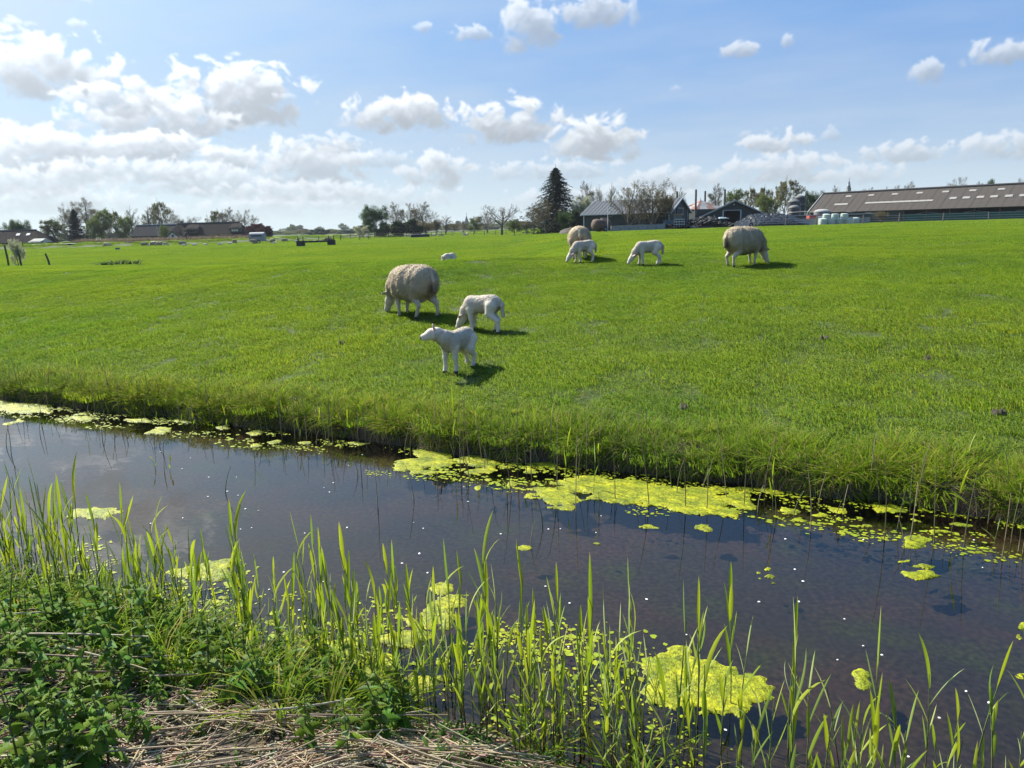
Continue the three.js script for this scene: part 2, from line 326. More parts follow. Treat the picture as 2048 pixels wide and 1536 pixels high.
// one sod: blades scattered over a disc
function sod(seed, R, count, h0, h1, w0, w1, lean, palette) {
  const r = rng(seed), mb = new MB();
  for (let k = 0; k < count; k++) {
    const a = r() * 6.283, q = Math.sqrt(r()) * R, x = Math.cos(a) * q, z = Math.sin(a) * q;
    const h = mix(h0, h1, r() * r()), w = mix(w0, w1, r()), dir = r() * 6.283, l = h * lean * (0.25 + r()), dx = Math.cos(dir), dz = Math.sin(dir);
    const tw = dir + 1.57 + (r() - 0.5) * 1.6, px = Math.cos(tw) * w / 2, pz = Math.sin(tw) * w / 2;
    const c = palette[Math.floor(r() * palette.length)], f = 0.8 + r() * 0.4, cc = [c[0] * f, c[1] * f, c[2] * f];
    const n = V(dx * 0.6 - pz / w * 0.4, 0.75, dz * 0.6 + px / w * 0.4).normalize();
    const y1 = h * 0.55, m1 = 0.3, top = Math.sqrt(Math.max(0.1, 1 - Math.min(0.9, lean * lean * 0.4))) * h;
    const a0 = mb.v(x - px, -0.015, z - pz, n.x, n.y, n.z, 0, 0, cc), a1 = mb.v(x + px, -0.015, z + pz, n.x, n.y, n.z, 1, 0, cc);
    const b0 = mb.v(x - px * 0.85 + dx * l * m1, y1, z - pz * 0.85 + dz * l * m1, n.x, n.y, n.z, 0, 0.5, cc), b1 = mb.v(x + px * 0.85 + dx * l * m1, y1, z + pz * 0.85 + dz * l * m1, n.x, n.y, n.z, 1, 0.5, cc);
    const e = mb.v(x + dx * l, top, z + dz * l, n.x, n.y, n.z, 0.5, 1, cc);
    mb.t(a0, a1, b1).t(a0, b1, b0).t(b0, b1, e);
  }
  return mb.geo();
}
function scatter(name, geos, mat, spots, label, category, tint) {
  const lists = geos.map(() => []);
  spots.forEach((s, k) => lists[k % geos.length].push(s));
  const M = new THREE.Matrix4(), q = new THREE.Quaternion(), q2 = new THREE.Quaternion(), UPV = V(0, 1, 0);
  lists.forEach((l, g) => {
    if (!l.length) return;
    const im = new THREE.InstancedMesh(geos[g], mat, l.length); im.name = numbered(name); im.castShadow = im.receiveShadow = true;
    l.forEach((s, k) => { q.setFromUnitVectors(UPV, s.n ?? UPV); q2.setFromAxisAngle(UPV, s.turn); q.multiply(q2); M.compose(s.p, q, V(s.sx, s.sy, s.sx)); im.setMatrixAt(k, M); const c = tint ? tint(s) : [1, 1, 1]; im.setColorAt(k, col(...c)); });
    tag(im, label, category, null, 'stuff'); scene.add(im);
  });
}
const GP = [[0.185, 0.305, 0.009], [0.140, 0.268, 0.009], [0.230, 0.335, 0.010], [0.108, 0.222, 0.009], [0.265, 0.305, 0.025]];
const matGrass = leafMat(1, 1, 1, 0.55);
const tintGrass = (s) => { const a = noise2(s.p.x * 0.45, s.p.z * 0.45) * 0.5 + noise2(s.p.x * 1.7, s.p.z * 1.7) * 0.4, b = noise2(s.p.x * 0.17 + 40, s.p.z * 0.17); const c = noise2(s.p.x * 0.07 - 9, s.p.z * 0.05); return [1 + a * 0.46 + b * 0.20 + c * 0.14, 1 + a * 0.27 + b * 0.07 + c * 0.08, 1 - a * 0.2]; };
const inView = (x, z, pad) => { const d = -z; return d > 0 && Math.abs(x) < d * 0.70 + pad; };
{
  const r = rng(5);
  const near = [], mid = [], far = [], vfar = [];
  // the pasture: short sods near by, larger ones farther off
  for (let s = 6.0; s < 24; s += 0.26) for (let t = -32; t < 26; t += 0.26) {
    const [x, z] = XZ(t + (r() - 0.5) * 0.4, s + (r() - 0.5) * 0.4); if (!inView(x, z, 1.8)) continue;
    const hgt = Math.max(0.72, 0.95 + noise2(x * 1.3, z * 1.3) * 0.5 + noise2(x * 0.3, z * 0.3) * 0.2);
    near.push({ p: onGround(x, z), n: normalAt(x, z), turn: r() * 6.28, sx: 0.9 + r() * 0.25, sy: hgt * (0.85 + r() * 0.3) });
  }
  for (let s = 24; s < 62; s += 0.85) for (let t = -105; t < 62; t += 0.85) {
    const [x, z] = XZ(t + (r() - 0.5), s + (r() - 0.5)); if (!inView(x, z, 2)) continue;
    mid.push({ p: onGround(x, z), n: normalAt(x, z, 0.3), turn: r() * 6.28, sx: 0.9 + r() * 0.25, sy: 0.8 + noise2(x * 0.6, z * 0.6) * 0.4 + r() * 0.3 });
  }
  for (let s = 150; s < 420; s += 5) for (let t = -420; t < 60; t += 5) {
    const [x, z] = XZ(t + (r() - 0.5) * 5, s + (r() - 0.5) * 5); if (!inView(x, z, 6) || -z < 213 || -z > 420 || x / -z > 0.08 || distRoad(x, z) < 5) continue;
    far.push({ p: onGround(x, z), turn: r() * 6.28, sx: 2.2 + r() * 0.4, sy: 1.6 + r() });
  }
  for (let s = 62; s < 260; s += 2.3) for (let t = -260; t < 160; t += 2.3) {
    const [x, z] = XZ(t + (r() - 0.5) * 2.3, s + (r() - 0.5) * 2.3); if (!inView(x, z, 4) || -z > 215 || (x / -z > 0.07 && -z > 116)) continue;
    const d = x < 30 && z < -120 ? distRoad(x, z) : 99; if (d < 2.9) continue;
    far.push({ p: onGround(x, z), n: normalAt(x, z, 1), turn: r() * 6.28, sx: 0.95 + r() * 0.2, sy: (0.8 + noise2(x * 0.3, z * 0.3) * 0.4 + r() * 0.3) * (d < 9 ? 2.6 : 1), dike: d < 9 });
  }
  const nearG = [], midG = [], farG = [];
  for (let k = 0; k < 6; k++) { nearG.push(sod(100 + k, 0.27, 680, 0.02, 0.068, 0.003, 0.006, 0.95, GP)); midG.push(sod(200 + k, 0.8, 800, 0.035, 0.10, 0.009, 0.016, 0.9, GP)); farG.push(sod(300 + k, 2.0, 800, 0.05, 0.14, 0.03, 0.06, 0.9, GP)); }
  scatter('pasture_grass', nearG, matGrass, near, 'short grazed grass of the near pasture', 'grass', tintGrass);
  scatter('pasture_grass', midG, matGrass, mid, 'short grazed grass of the middle pasture', 'grass', tintGrass);
  scatter('pasture_grass', farG, matGrass, far, 'short grass of the far pasture and dike', 'grass', tintGrass);
}

// ---------------------------------------------------------------- far bank: long grass hanging over the lip
function tuft(seed, count, R, l0, l1, w0, w1, droop, palette) {
  const r = rng(seed), mb = new MB();
  for (let k = 0; k < count; k++) {
    const a = r() * 6.283, q = Math.sqrt(r()) * R, x = Math.cos(a) * q, z = Math.sin(a) * q, out = a + (r() - 0.5) * 1.6, L = mix(l0, l1, r()), w = mix(w0, w1, r());
    const c = palette[Math.floor(r() * palette.length)], f = 0.75 + r() * 0.5, cc = [c[0] * f, c[1] * f, c[2] * f];
    let th = 1.45 - r() * 0.35, px = x, py = -0.03, pz = z; const dx = Math.cos(out), dz = Math.sin(out), sx = -dz, sz = dx, N = 4; let pr = null;
    for (let j = 0; j <= N; j++) {
      const ww = w * (j === N ? 0 : 1 - 0.55 * Math.pow(j / N, 2)) / 2, n = [-dx * Math.sin(th), Math.cos(th) + 0.25, -dz * Math.sin(th)];
      const e = j === N ? [mb.v(px, py, pz, ...n, 0, 0, cc)] : [mb.v(px - sx * ww, py, pz - sz * ww, ...n, 0, 0, cc), mb.v(px + sx * ww, py, pz + sz * ww, ...n, 1, 0, cc)];
      if (pr) { if (e.length === 2) mb.t(pr[0], pr[1], e[1]).t(pr[0], e[1], e[0]); else mb.t(pr[0], pr[1], e[0]); }
      pr = e; px += dx * Math.cos(th) * L / N; pz += dz * Math.cos(th) * L / N; py += Math.sin(th) * L / N; th -= droop * (0.5 + r()) / N * (1 + j * 0.6);
    }
  }
  return mb.geo();
}
const GL = [[0.195, 0.290, 0.012], [0.150, 0.250, 0.012], [0.235, 0.315, 0.014], [0.11, 0.200, 0.012], [0.30, 0.27, 0.07]];
{
  const r = rng(61), g = [], gs = [], spots = [], sparse = [], hang = [];
  for (let k = 0; k < 5; k++) { g.push(tuft(400 + k, 80, 0.075, 0.09, 0.25, 0.0032, 0.0062, 1.05, GL)); gs.push(tuft(420 + k, 26, 0.06, 0.10, 0.24, 0.0035, 0.006, 1.1, GL)); }
  for (let t = -14; t < 4.5; t += 0.045) {
    const big = noise2(t * 1.1, 5) + 0.5 * noise2(t * 2.9, 2);
    for (let k = 0; k < 2; k++) {
      const off = Math.pow(r(), 1.5) * 0.62, tt = t + r() * 0.05, s = 5.77 - lipWob(tt) + off; const [x, z] = XZ(tt, s);
      const n = V(-0.432 * 0.55, 1, 0.902 * 0.55).multiplyScalar(1); const lean = clamp(1 - off / 0.35) * 1.15; n.set(-0.432 * 0.7 * lean, 1, 0.902 * 0.7 * lean).normalize();
      if (r() < 0.72 + big * 0.35) spots.push({ p: onGround(x, z, -0.01), n, turn: r() * 6.28, sx: 0.75 + r() * 0.5 + big * 0.25, sy: 0.7 + r() * 0.5 + big * 0.4 });
    }
  }
  for (let t = -14; t < 4.5; t += 0.042) {                            // shorter wisps hanging down the face
    if (noise2(t * 2.3, 9) + noise2(t * 0.8, 4) * 0.6 < r() * 0.8 - 0.75) continue;
    const s = 5.735 - lipWob(t) + r() * 0.03, [x, z] = XZ(t, s); hang.push({ p: V(x, 0.06 + r() * 0.13, z), n: V(-0.432 * 1.5 + (r() - 0.5) * 0.5, 0.45, 0.902 * 1.5).normalize(), turn: r() * 6.28, sx: 0.6 + r() * 0.45, sy: 0.5 + r() * 0.5 });
  }
  for (let k = 0; k < 2600; k++) {                                   // rougher tussocks on the slope above
    const s = 6.2 + Math.pow(r(), 2.2) * 3.2, t = -14 + r() * 18.5; const [x, z] = XZ(t, s);
    if (noise2(t * 0.9, s * 1.6) + r() * 0.7 < 0.25) continue;
    sparse.push({ p: onGround(x, z, -0.01), turn: r() * 6.28, sx: 0.5 + r() * 0.4, sy: (0.28 + r() * 0.4) * (1 - (s - 6.2) * 0.16) });
  }
  scatter('bank_grass', g, matGrass, spots, 'long grass hanging over the far bank of the ditch', 'grass', tintGrass);
  scatter('bank_grass', gs.map((_, k) => tuft(440 + k, 44, 0.07, 0.10, 0.24, 0.0032, 0.006, 2.4, GL)), matGrass, hang, 'wisps of grass hanging down the face of the far bank', 'grass', tintGrass);
  scatter('bank_grass', gs, matGrass, sparse, 'rough grass tussocks on the slope above the ditch', 'grass', tintGrass);
}
// dead roots and thatch on the bank face
{
  const r = rng(62), mb = new MB();
  for (let k = 0; k < 2600; k++) {
    const t = -13 + r() * 17, s = 5.70 - lipWob(t) + r() * 0.05; const [x, z] = XZ(t, s); const y = 0.02 + r() * 0.16, L = 0.05 + r() * 0.14, a = (r() - 0.5) * 1.2;
    const c = [[0.16, 0.13, 0.075], [0.10, 0.085, 0.05], [0.22, 0.19, 0.11]][Math.floor(r() * 3)];
    const p0 = V(x, y, z), p1 = V(x + 0.902 * a * L - 0.432 * 0.03, y - L * 0.8, z + 0.432 * a * L + 0.902 * 0.03); if (p1.y < -0.05) p1.y = -0.05;
    mb.tube([p0, p1], [0.002, 0.0012], 3, c, false);
  }
  tag(mb.build('bank_thatch', new THREE.MeshStandardMaterial({ vertexColors: true, roughness: 1 }), scene), 'dead straw and roots hanging from the bank face', 'straw', null, 'stuff');
}

// ---------------------------------------------------------------- reeds
const matReedLeaf = leafMat(1, 1, 1, 0.55, 1.0, 0.3), matReedStem = new THREE.MeshStandardMaterial({ vertexColors: true, roughness: 0.6 });
// one long blade, folded along its midrib, in its own frame: base at 0, growing along y, leaning to +x
function bladeGeo(L, W, lean, curl, c0, c1, tip) {
  const mb = new MB(), N = 7; let pr = null, x = 0, y = 0, th = Math.PI / 2 - lean;
  for (let j = 0; j <= N; j++) {
    const f = j / N, w = W / 2 * Math.pow(Math.sin(Math.PI * clamp(f * 0.86 + 0.10)), 0.8) * (f > 0.98 ? 0.06 : 1), fold = w * 0.45, c = f > 0.86 ? tip : [mix(c0[0], c1[0], f), mix(c0[1], c1[1], f), mix(c0[2], c1[2], f)];
    const nx = -Math.sin(th), ny = Math.cos(th);
    const e = [mb.v(x + nx * fold, y + ny * fold, -w, nx, ny, -0.5, 0, f, c), mb.v(x, y, 0, nx, ny, 0, 0.5, f, c), mb.v(x + nx * fold, y + ny * fold, w, nx, ny, 0.5, 1, f, c)];
    if (pr) for (let q = 0; q < 2; q++) mb.t(pr[q], pr[q + 1], e[q + 1]).t(pr[q], e[q + 1], e[q]);
    pr = e; x += Math.cos(th) * L / N; y += Math.sin(th) * L / N; th -= curl / N * (0.4 + f * 1.2);
  }
  return mb.geo();
}
const LG = [[0.26, 0.345, 0.014], [0.21, 0.31, 0.014], [0.31, 0.37, 0.016], [0.16, 0.25, 0.03]];
function makeReed(seed, H, nLeaf, parent) {
  const r = rng(seed); const bend = (r() - 0.5) * 0.10 * H, bz = (r() - 0.5) * 0.10 * H;
  const at = (f) => V(bend * f * f, H * f * 0.86, bz * f * f);
  const pts = [], rad = [], cs = []; const N = 6, rb = 0.0032 + 0.0022 * r();
  for (let j = 0; j <= N; j++) { const f = j / N; const p = at(f); if (!j) p.y = -0.12; pts.push(p); rad.push(rb * (1 - 0.65 * f)); const c = f < 0.35 ? [0.075, 0.085, 0.03] : [0.10, 0.16, 0.035]; cs.push(c); }
  mesh('stem', new MB().tube(pts, rad, 6, cs, true).geo(), matReedStem, parent);
  let az = r() * 6.28;
  for (let k = 0; k < nLeaf; k++) {
    const f = 0.30 + 0.66 * (k + r() * 0.5) / nLeaf, last = k === nLeaf - 1; const L = H * (last ? 0.30 + r() * 0.14 : 0.22 + r() * 0.16), W = mix(0.009, 0.018, r()) * clamp(H / 0.65, 0.7, 1.25);
    const c = LG[Math.floor(r() * LG.length)];
    const m = mesh('leaf', bladeGeo(L, W, last ? 0.03 + r() * 0.1 : 0.10 + r() * 0.24, (r() - 0.35) * 0.4 * (r() < 0.12 ? 5 : 1), c.map((v) => v * 0.85), c, r() < 0.35 ? [0.33, 0.24, 0.08] : c), matReedLeaf, parent);
    m.position.copy(at(f)); m.rotation.y = az; az += Math.PI + (r() - 0.5) * 1.1;
  }
}
function copyOf(o, label) { const c = o.clone(); c.name = numbered(o.name.replace(/_\d{3}$/, '')); c.userData = { ...o.userData }; if (label) c.userData.label = label; scene.add(c); return c; }
const LBL_REED = 'young green reed shoot with upright leaves along the near bank';
{
  const protos = [];
  const r = rng(71);
  for (let k = 0; k < 14; k++) { const g = new THREE.Group(); g.name = 'reed_shoot'; makeReed(700 + k, 1, 3 + (k % 3), g); protos.push(g); }
  // where they stand: along the near waterline, thick in the middle, thinner to the right
  const spots = [];
  for (let k = 0; k < 288; k++) {
    const u = k / 288; let t = mix(-5.9, 0.85, Math.pow(u, 0.9)) + (r() - 0.5) * 0.12;
    if (k % 4 === 0) t = mix(-2.2, -0.5, r());
    const s = 2.22 + Math.pow(r(), 1.5) * (t < -3.2 ? 0.55 : 0.62) + (t > -0.6 ? 0.10 : 0);
    let h = mix(0.26, 0.64, Math.pow(r(), 0.85)) * (t < -3.4 ? 1.12 : 1);
    if (t > -0.4) h *= 0.88;
    spots.push([t, s, h]);
  }
  // a few of the tallest, where the photograph shows them
  for (const [t, s, h] of [[-4.62, 2.52, 1.10], [-4.9, 2.4, 0.85], [-2.02, 2.5, 0.76], [-1.36, 2.56, 0.80], [-1.24, 2.62, 0.76], [-4.35, 2.45, 0.8], [-3.9, 2.5, 0.8], [-0.15, 2.45, 0.74], [0.12, 2.5, 0.74], [-2.75, 2.55, 0.74], [-0.9, 2.5, 0.72], [-5.15, 2.5, 0.9]]) spots.push([t, s, h]);
  spots.forEach(([t, s, h], k) => {
    const [x, z] = XZ(t, s), p = protos[k % protos.length], o = p.clone(); o.name = numbered('reed_shoot'); scene.add(o);
    const y = Math.max(height(x, z), -0.2); o.position.set(x, y < 0 ? -0.02 : y, z); o.scale.set(h * 0.55 + 0.45, h, h * 0.55 + 0.45); o.rotation.set((r() - 0.5) * 0.16, r() * 6.28, (r() - 0.5) * 0.16 - 0.03);
    tag(o, LBL_REED, 'reed', 'young reed shoots along the near bank');
  });
}
// the mass of smaller shoots between them
{
  const mb = [0, 1, 2, 3].map((k) => { const g = new THREE.Group(); makeReed(760 + k, 1, 3, g); const parts = []; g.updateMatrixWorld(true); g.traverse((o) => { if (o.isMesh) parts.push(o.geometry.clone().applyMatrix4(o.matrixWorld)); }); return mergeGeometries(parts.map((p) => p.index ? p.toNonIndexed() : p)); });
  const r = rng(72), spots = []; for (let k = 0; k < 210; k++) { const t = k % 3 ? mix(-6.6, -2.0, r()) : mix(-2.4, 1.6, r()), s = 2.15 + Math.pow(r(), 1.3) * 0.55; const [x, z] = XZ(t, s), y = height(x, z); const h = 0.16 + r() * 0.34; spots.push({ p: V(x, y < 0 ? -0.02 : y, z), n: V((r() - 0.5) * 0.3, 1, (r() - 0.5) * 0.3).normalize(), turn: r() * 6.28, sx: 0.62, sy: h }); }
  scatter('reed_shoots', mb, matReedLeaf, spots, 'mass of smaller reed shoots crowding the near bank', 'reeds');
}
// old stalks and first shoots standing along the far bank
{
  const r = rng(81), stalk = [], shoot = [];
  for (let k = 0; k < 8; k++) {
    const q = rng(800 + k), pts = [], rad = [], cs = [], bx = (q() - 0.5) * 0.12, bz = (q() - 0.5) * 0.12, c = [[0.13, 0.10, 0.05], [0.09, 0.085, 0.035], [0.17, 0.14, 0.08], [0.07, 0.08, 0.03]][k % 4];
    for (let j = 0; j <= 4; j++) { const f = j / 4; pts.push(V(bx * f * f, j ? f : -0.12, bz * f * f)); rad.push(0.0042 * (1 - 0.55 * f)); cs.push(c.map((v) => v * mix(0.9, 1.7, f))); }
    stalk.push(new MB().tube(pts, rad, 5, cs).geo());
    const g = new THREE.Group(); g.name = 'bank_reed'; makeReed(850 + k, 1, 2, g); shoot.push(g);
  }
  for (let k = 0; k < 250; k++) {
    let t = mix(-10.5, 1.8, Math.pow(r(), 0.62)), s = 5.78 - Math.pow(r(), 2.0) * (t > -3.2 ? 0.75 : 0.35); if (t > -1.6 && t < 1.6 && r() < 0.5) s -= r() * 0.25;
    if (r() < 0.10) { t = mix(-9, 0, r()); s = 5.0 - r() * 0.9; }
    const [x, z] = XZ(t, s), h = (0.16 + Math.pow(r(), 1.7) * 0.42) * (t > -3.5 ? 1.1 : 0.85); let o;
    if (r() < 0.2) { o = shoot[k % 8].clone(); o.name = numbered('bank_reed'); scene.add(o); o.scale.set(0.6, h * 1.05, 0.6); tag(o, 'slim green reed shoot standing in the water along the far bank', 'reed', 'green reed shoots along the far bank'); }
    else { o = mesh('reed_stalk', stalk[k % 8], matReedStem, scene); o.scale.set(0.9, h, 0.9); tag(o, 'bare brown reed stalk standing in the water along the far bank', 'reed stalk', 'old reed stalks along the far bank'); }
    o.position.set(x, Math.max(-0.02, height(x, z) > 0 ? height(x, z) : -0.02), z); o.rotation.set((r() - 0.5) * 0.2, r() * 6.28, (r() - 0.5) * 0.2);
  }
}

// ---------------------------------------------------------------- floating algae and petals
const ALGAE = [
  [-1.06,-6.18,-0.97,-6.44,-0.88,-6.69,-0.76,-6.79,-0.62,-6.67,-0.54,-6.40,-0.55,-6.21,-0.56,-6.02,-0.63,-6.01,-0.74,-5.99,-0.82,-5.98,-0.94,-6.10],
  [-0.54,-6.40,-0.45,-6.49,-0.28,-6.48,-0.17,-6.27,-0.20,-6.04,-0.28,-5.89,-0.38,-5.96,-0.40,-6.15],
  [0.11,-5.40,0.16,-5.59,0.24,-5.70,0.44,-5.73,0.55,-5.80,0.66,-5.81,0.85,-5.74,1.03,-5.64,1.23,-5.51,1.38,-5.51,1.61,-5.48,1.78,-5.46,1.70,-5.14,1.66,-5.04,1.51,-4.91,1.34,-4.95,1.23,-4.98,1.10,-5.02,0.99,-5.07,0.86,-5.17,0.81,-5.21,0.60,-5.29,0.50,-5.37,0.40,-5.25,0.39,-5.13,0.27,-5.14,0.15,-5.22],
  [0.55,-3.02,0.61,-3.14,0.68,-3.23,0.72,-3.28,0.77,-3.27,0.79,-3.22,0.79,-3.17,0.90,-3.17,0.96,-3.12,0.98,-3.09,1.01,-3.06,1.04,-3.07,1.08,-3.02,1.09,-2.98,1.06,-2.89,1.03,-2.84,0.96,-2.82,0.91,-2.78,0.85,-2.80,0.81,-2.77,0.77,-2.81,0.71,-2.82,0.64,-2.81,0.57,-2.83,0.59,-2.91,0.56,-2.96],
  [-0.44,-3.84,-0.32,-3.88,-0.30,-3.81,-0.32,-3.66,-0.36,-3.54,-0.41,-3.56,-0.46,-3.49,-0.54,-3.52,-0.48,-3.70],
  [-0.64,-3.59,-0.55,-3.64,-0.53,-3.55,-0.44,-3.46,-0.55,-3.35,-0.61,-3.27,-0.60,-3.18,-0.66,-3.11,-0.74,-3.04,-0.77,-3.06,-0.71,-3.19,-0.73,-3.39,-0.68,-3.50],
  [-1.07,-3.35,-0.96,-3.41,-0.83,-3.42,-0.75,-3.36,-0.75,-3.25,-0.85,-3.26,-0.95,-3.26,-1.04,-3.27],
  [-0.74,-3.04,-0.61,-3.10,-0.51,-3.08,-0.35,-3.09,-0.37,-3.02,-0.49,-2.97,-0.61,-2.96,-0.72,-2.98],
  [-0.51,-3.96,-0.44,-4.03,-0.38,-3.99,-0.36,-3.90,-0.45,-3.88],
  [-1.13,-3.46,-1.03,-3.49,-1.01,-3.43,-1.09,-3.42],
  [-1.33,-3.64,-1.27,-3.66,-1.23,-3.54,-1.30,-3.59],
  [-2.14,-4.25,-1.99,-4.30,-1.94,-4.35,-1.78,-4.41,-1.74,-4.35,-1.76,-4.11,-1.89,-4.14],
  [-6.58,-9.48,-6.19,-9.38,-5.68,-9.13,-5.53,-8.85,-5.43,-8.58,-5.82,-8.62,-6.16,-8.83,-6.48,-9.13],
  [-4.99,-8.30,-5.01,-8.54,-4.81,-8.44,-4.70,-8.04,-4.79,-8.01],
  [-4.32,-8.19,-4.09,-8.24,-4.00,-8.01,-4.22,-8.06],
  [-3.78,-8.13,-3.54,-8.14,-3.48,-7.95,-3.69,-8.01],
  [-3.80,-7.53,-3.78,-7.80,-3.62,-7.72,-3.60,-7.51],
  [-2.55,-6.93,-2.50,-7.07,-2.40,-6.97,-2.49,-6.90],
  [-3.14,-7.74,-3.04,-7.84,-2.98,-7.65,-3.08,-7.63],
  [-2.10,-7.06,-2.03,-7.11,-1.97,-7.07,-1.96,-6.98],
  [-3.29,-5.24,-3.30,-5.38,-3.17,-5.41,-2.94,-5.29,-2.99,-5.16,-3.10,-5.13],
  [-5.66,-8.14,-5.61,-8.36,-5.47,-8.19,-5.57,-8.06],
  [-2.72,-7.46,-2.61,-7.62,-2.52,-7.44,-2.59,-7.35],
  [-2.41,-7.09,-2.30,-7.17,-2.24,-7.07,-2.32,-7.01],
  [-0.11,-6.12,0.00,-6.25,0.03,-6.16,-0.08,-6.07],
  [0.04,-5.97,0.12,-6.13,0.19,-5.96,0.11,-5.88],
  [0.30,-5.95,0.37,-6.04,0.44,-5.94,0.34,-5.88],
  [0.05,-6.30,0.19,-6.34,0.38,-6.15,0.24,-6.12],
  [-0.07,-5.61,-0.03,-5.74,0.05,-5.68,0.03,-5.60],
  [-0.01,-4.48,0.04,-4.54,0.12,-4.52,0.12,-4.45,0.04,-4.44],
  [0.48,-4.51,0.53,-4.54,0.54,-4.48,0.51,-4.48],
  [0.82,-4.76,0.89,-4.80,0.96,-4.73,0.85,-4.73],
  [-1.65,-7.04,-1.53,-7.03,-1.38,-6.96,-1.48,-6.88],
  [-0.25,-5.82,-0.19,-5.87,-0.17,-5.78,-0.22,-5.76],
  [-0.32,-5.63,-0.27,-5.70,-0.24,-5.62,-0.29,-5.56],
  [1.85,-5.00,1.91,-5.06,1.99,-4.95,1.93,-4.90,1.84,-4.87],
  [2.20,-5.04,2.34,-4.99,2.29,-4.90,2.20,-4.92],
  [2.05,-4.89,2.12,-4.92,2.15,-4.86,2.09,-4.82],
  [2.30,-4.81,2.37,-4.83,2.38,-4.79,2.33,-4.75],
  [2.51,-5.05,2.60,-5.08,2.74,-5.00,2.68,-4.91,2.52,-4.92],
  [2.69,-4.58,2.79,-4.60,2.86,-4.55,2.81,-4.51,2.67,-4.51],
  [2.39,-4.41,2.52,-4.50,2.63,-4.43,2.47,-4.30,2.37,-4.32],
  [2.22,-3.99,2.37,-4.03,2.39,-3.93,2.26,-3.90,2.20,-3.94],
  [2.30,-4.07,2.37,-4.10,2.43,-4.06,2.37,-4.03],
  [3.19,-4.75,3.29,-4.76,3.32,-4.72,3.26,-4.67],
  [2.81,-4.67,2.93,-4.68,3.01,-4.64,2.93,-4.62],
  [2.61,-4.77,2.68,-4.78,2.71,-4.72,2.61,-4.73],
  [2.25,-5.24,2.37,-5.24,2.44,-5.19,2.40,-5.13],
  [2.94,-4.92,3.04,-4.93,3.08,-4.88,2.98,-4.81],
  [1.18,-4.72,1.26,-4.79,1.32,-4.74,1.32,-4.65,1.25,-4.67],
  [1.82,-5.44,1.93,-5.41,2.02,-5.33,1.99,-5.28,1.88,-5.34],
  [2.41,-4.80,2.47,-4.81,2.48,-4.75,2.42,-4.73],
  [2.30,-4.70,2.36,-4.70,2.36,-4.67,2.30,-4.66],
  [2.26,-4.17,2.36,-4.20,2.35,-4.14,2.26,-4.13],
  [1.89,-4.81,1.94,-4.81,1.98,-4.78,1.91,-4.76],
  [1.49,-3.03,1.54,-3.07,1.57,-3.04,1.52,-2.94,1.48,-2.91,1.46,-2.95],
  [1.44,-4.08,1.47,-4.11,1.49,-4.09,1.46,-4.06],
  [1.39,-4.05,1.41,-4.06,1.42,-4.04,1.39,-4.02],
  [1.41,-3.99,1.46,-4.03,1.48,-3.99,1.44,-3.96],
  [1.37,-3.97,1.40,-3.99,1.40,-3.96,1.38,-3.95],
  [1.42,-3.91,1.44,-3.92,1.46,-3.90,1.43,-3.89],
  [2.48,-3.42,2.53,-3.44,2.55,-3.40,2.47,-3.35,2.45,-3.36],
  [2.40,-3.31,2.44,-3.33,2.44,-3.30,2.40,-3.26],
  [2.26,-3.08,2.30,-3.10,2.32,-3.07,2.27,-3.05],
  [1.24,-2.74,1.25,-2.76,1.26,-2.74,1.24,-2.72],
  [2.18,-2.98,2.22,-3.00,2.25,-2.99,2.19,-2.95]
];
const PETALS = [-1.47,-5.83,-1.44,-6.28,-1.38,-6.59,-1.16,-4.88,-0.71,-4.94,-0.10,-4.70,-0.35,-5.32,-0.61,-4.42,-0.70,-4.29,-0.53,-4.15,-0.63,-4.83,0.22,-4.76,0.30,-4.76,0.60,-4.97,0.53,-4.68,0.40,-5.20,-0.40,-5.65,2.20,-4.46,2.87,-4.41,1.62,-4.07,1.72,-4.50,-0.61,-4.43,-0.70,-4.29,-0.53,-4.15,-1.42,-3.99,-1.18,-3.74,-1.40,-4.21,-1.13,-4.07,0.16,-3.94,0.28,-3.74,0.70,-3.76,0.83,-3.39,0.24,-3.31,1.29,-3.70,1.50,-3.69,1.61,-3.92,1.62,-4.07,0.82,-2.67,0.49,-2.56,1.62,-4.07,1.61,-3.92,1.29,-3.70,1.50,-3.69,1.66,-3.50,1.64,-3.25,1.69,-3.17,1.47,-3.14,1.91,-2.88,1.96,-2.80,1.70,-2.71,1.46,-2.49,2.69,-4.03,-2.39,-5.58,-2.28,-5.69,-2.16,-5.59,-2.90,-6.31,-2.57,-6.06,-2.33,-6.04,-1.52,-5.72,-1.45,-5.61,-1.47,-5.83,-1.90,-4.90,-1.83,-4.92,-1.89,-5.25,-2.40,-5.14,-2.59,-5.05,-2.61,-4.74,-1.43,-4.80,-2.00,-5.29,-1.16,-4.88,-2.96,-6.63,-3.34,-6.86,-3.03,-5.38];
const texAlgae = tex(512, (u, v) => { const a = tn(u, v, 26, 4, 3), b = tn(u, v, 80, 3, 8), k = 0.90 + a * 0.55 + b * 0.55; return [k, k, k * 0.9]; }), texAlgaeH = tex(512, (u, v) => 0.5 + tn(u, v, 26, 4, 3) * 0.6 + tn(u, v, 80, 3, 8) * 0.6, false);
const matAlgae = new THREE.MeshPhysicalMaterial({ vertexColors: true, roughness: 0.6, specularIntensity: 0.5, map: texAlgae, bumpMap: texAlgaeH, bumpScale: 0.005 });
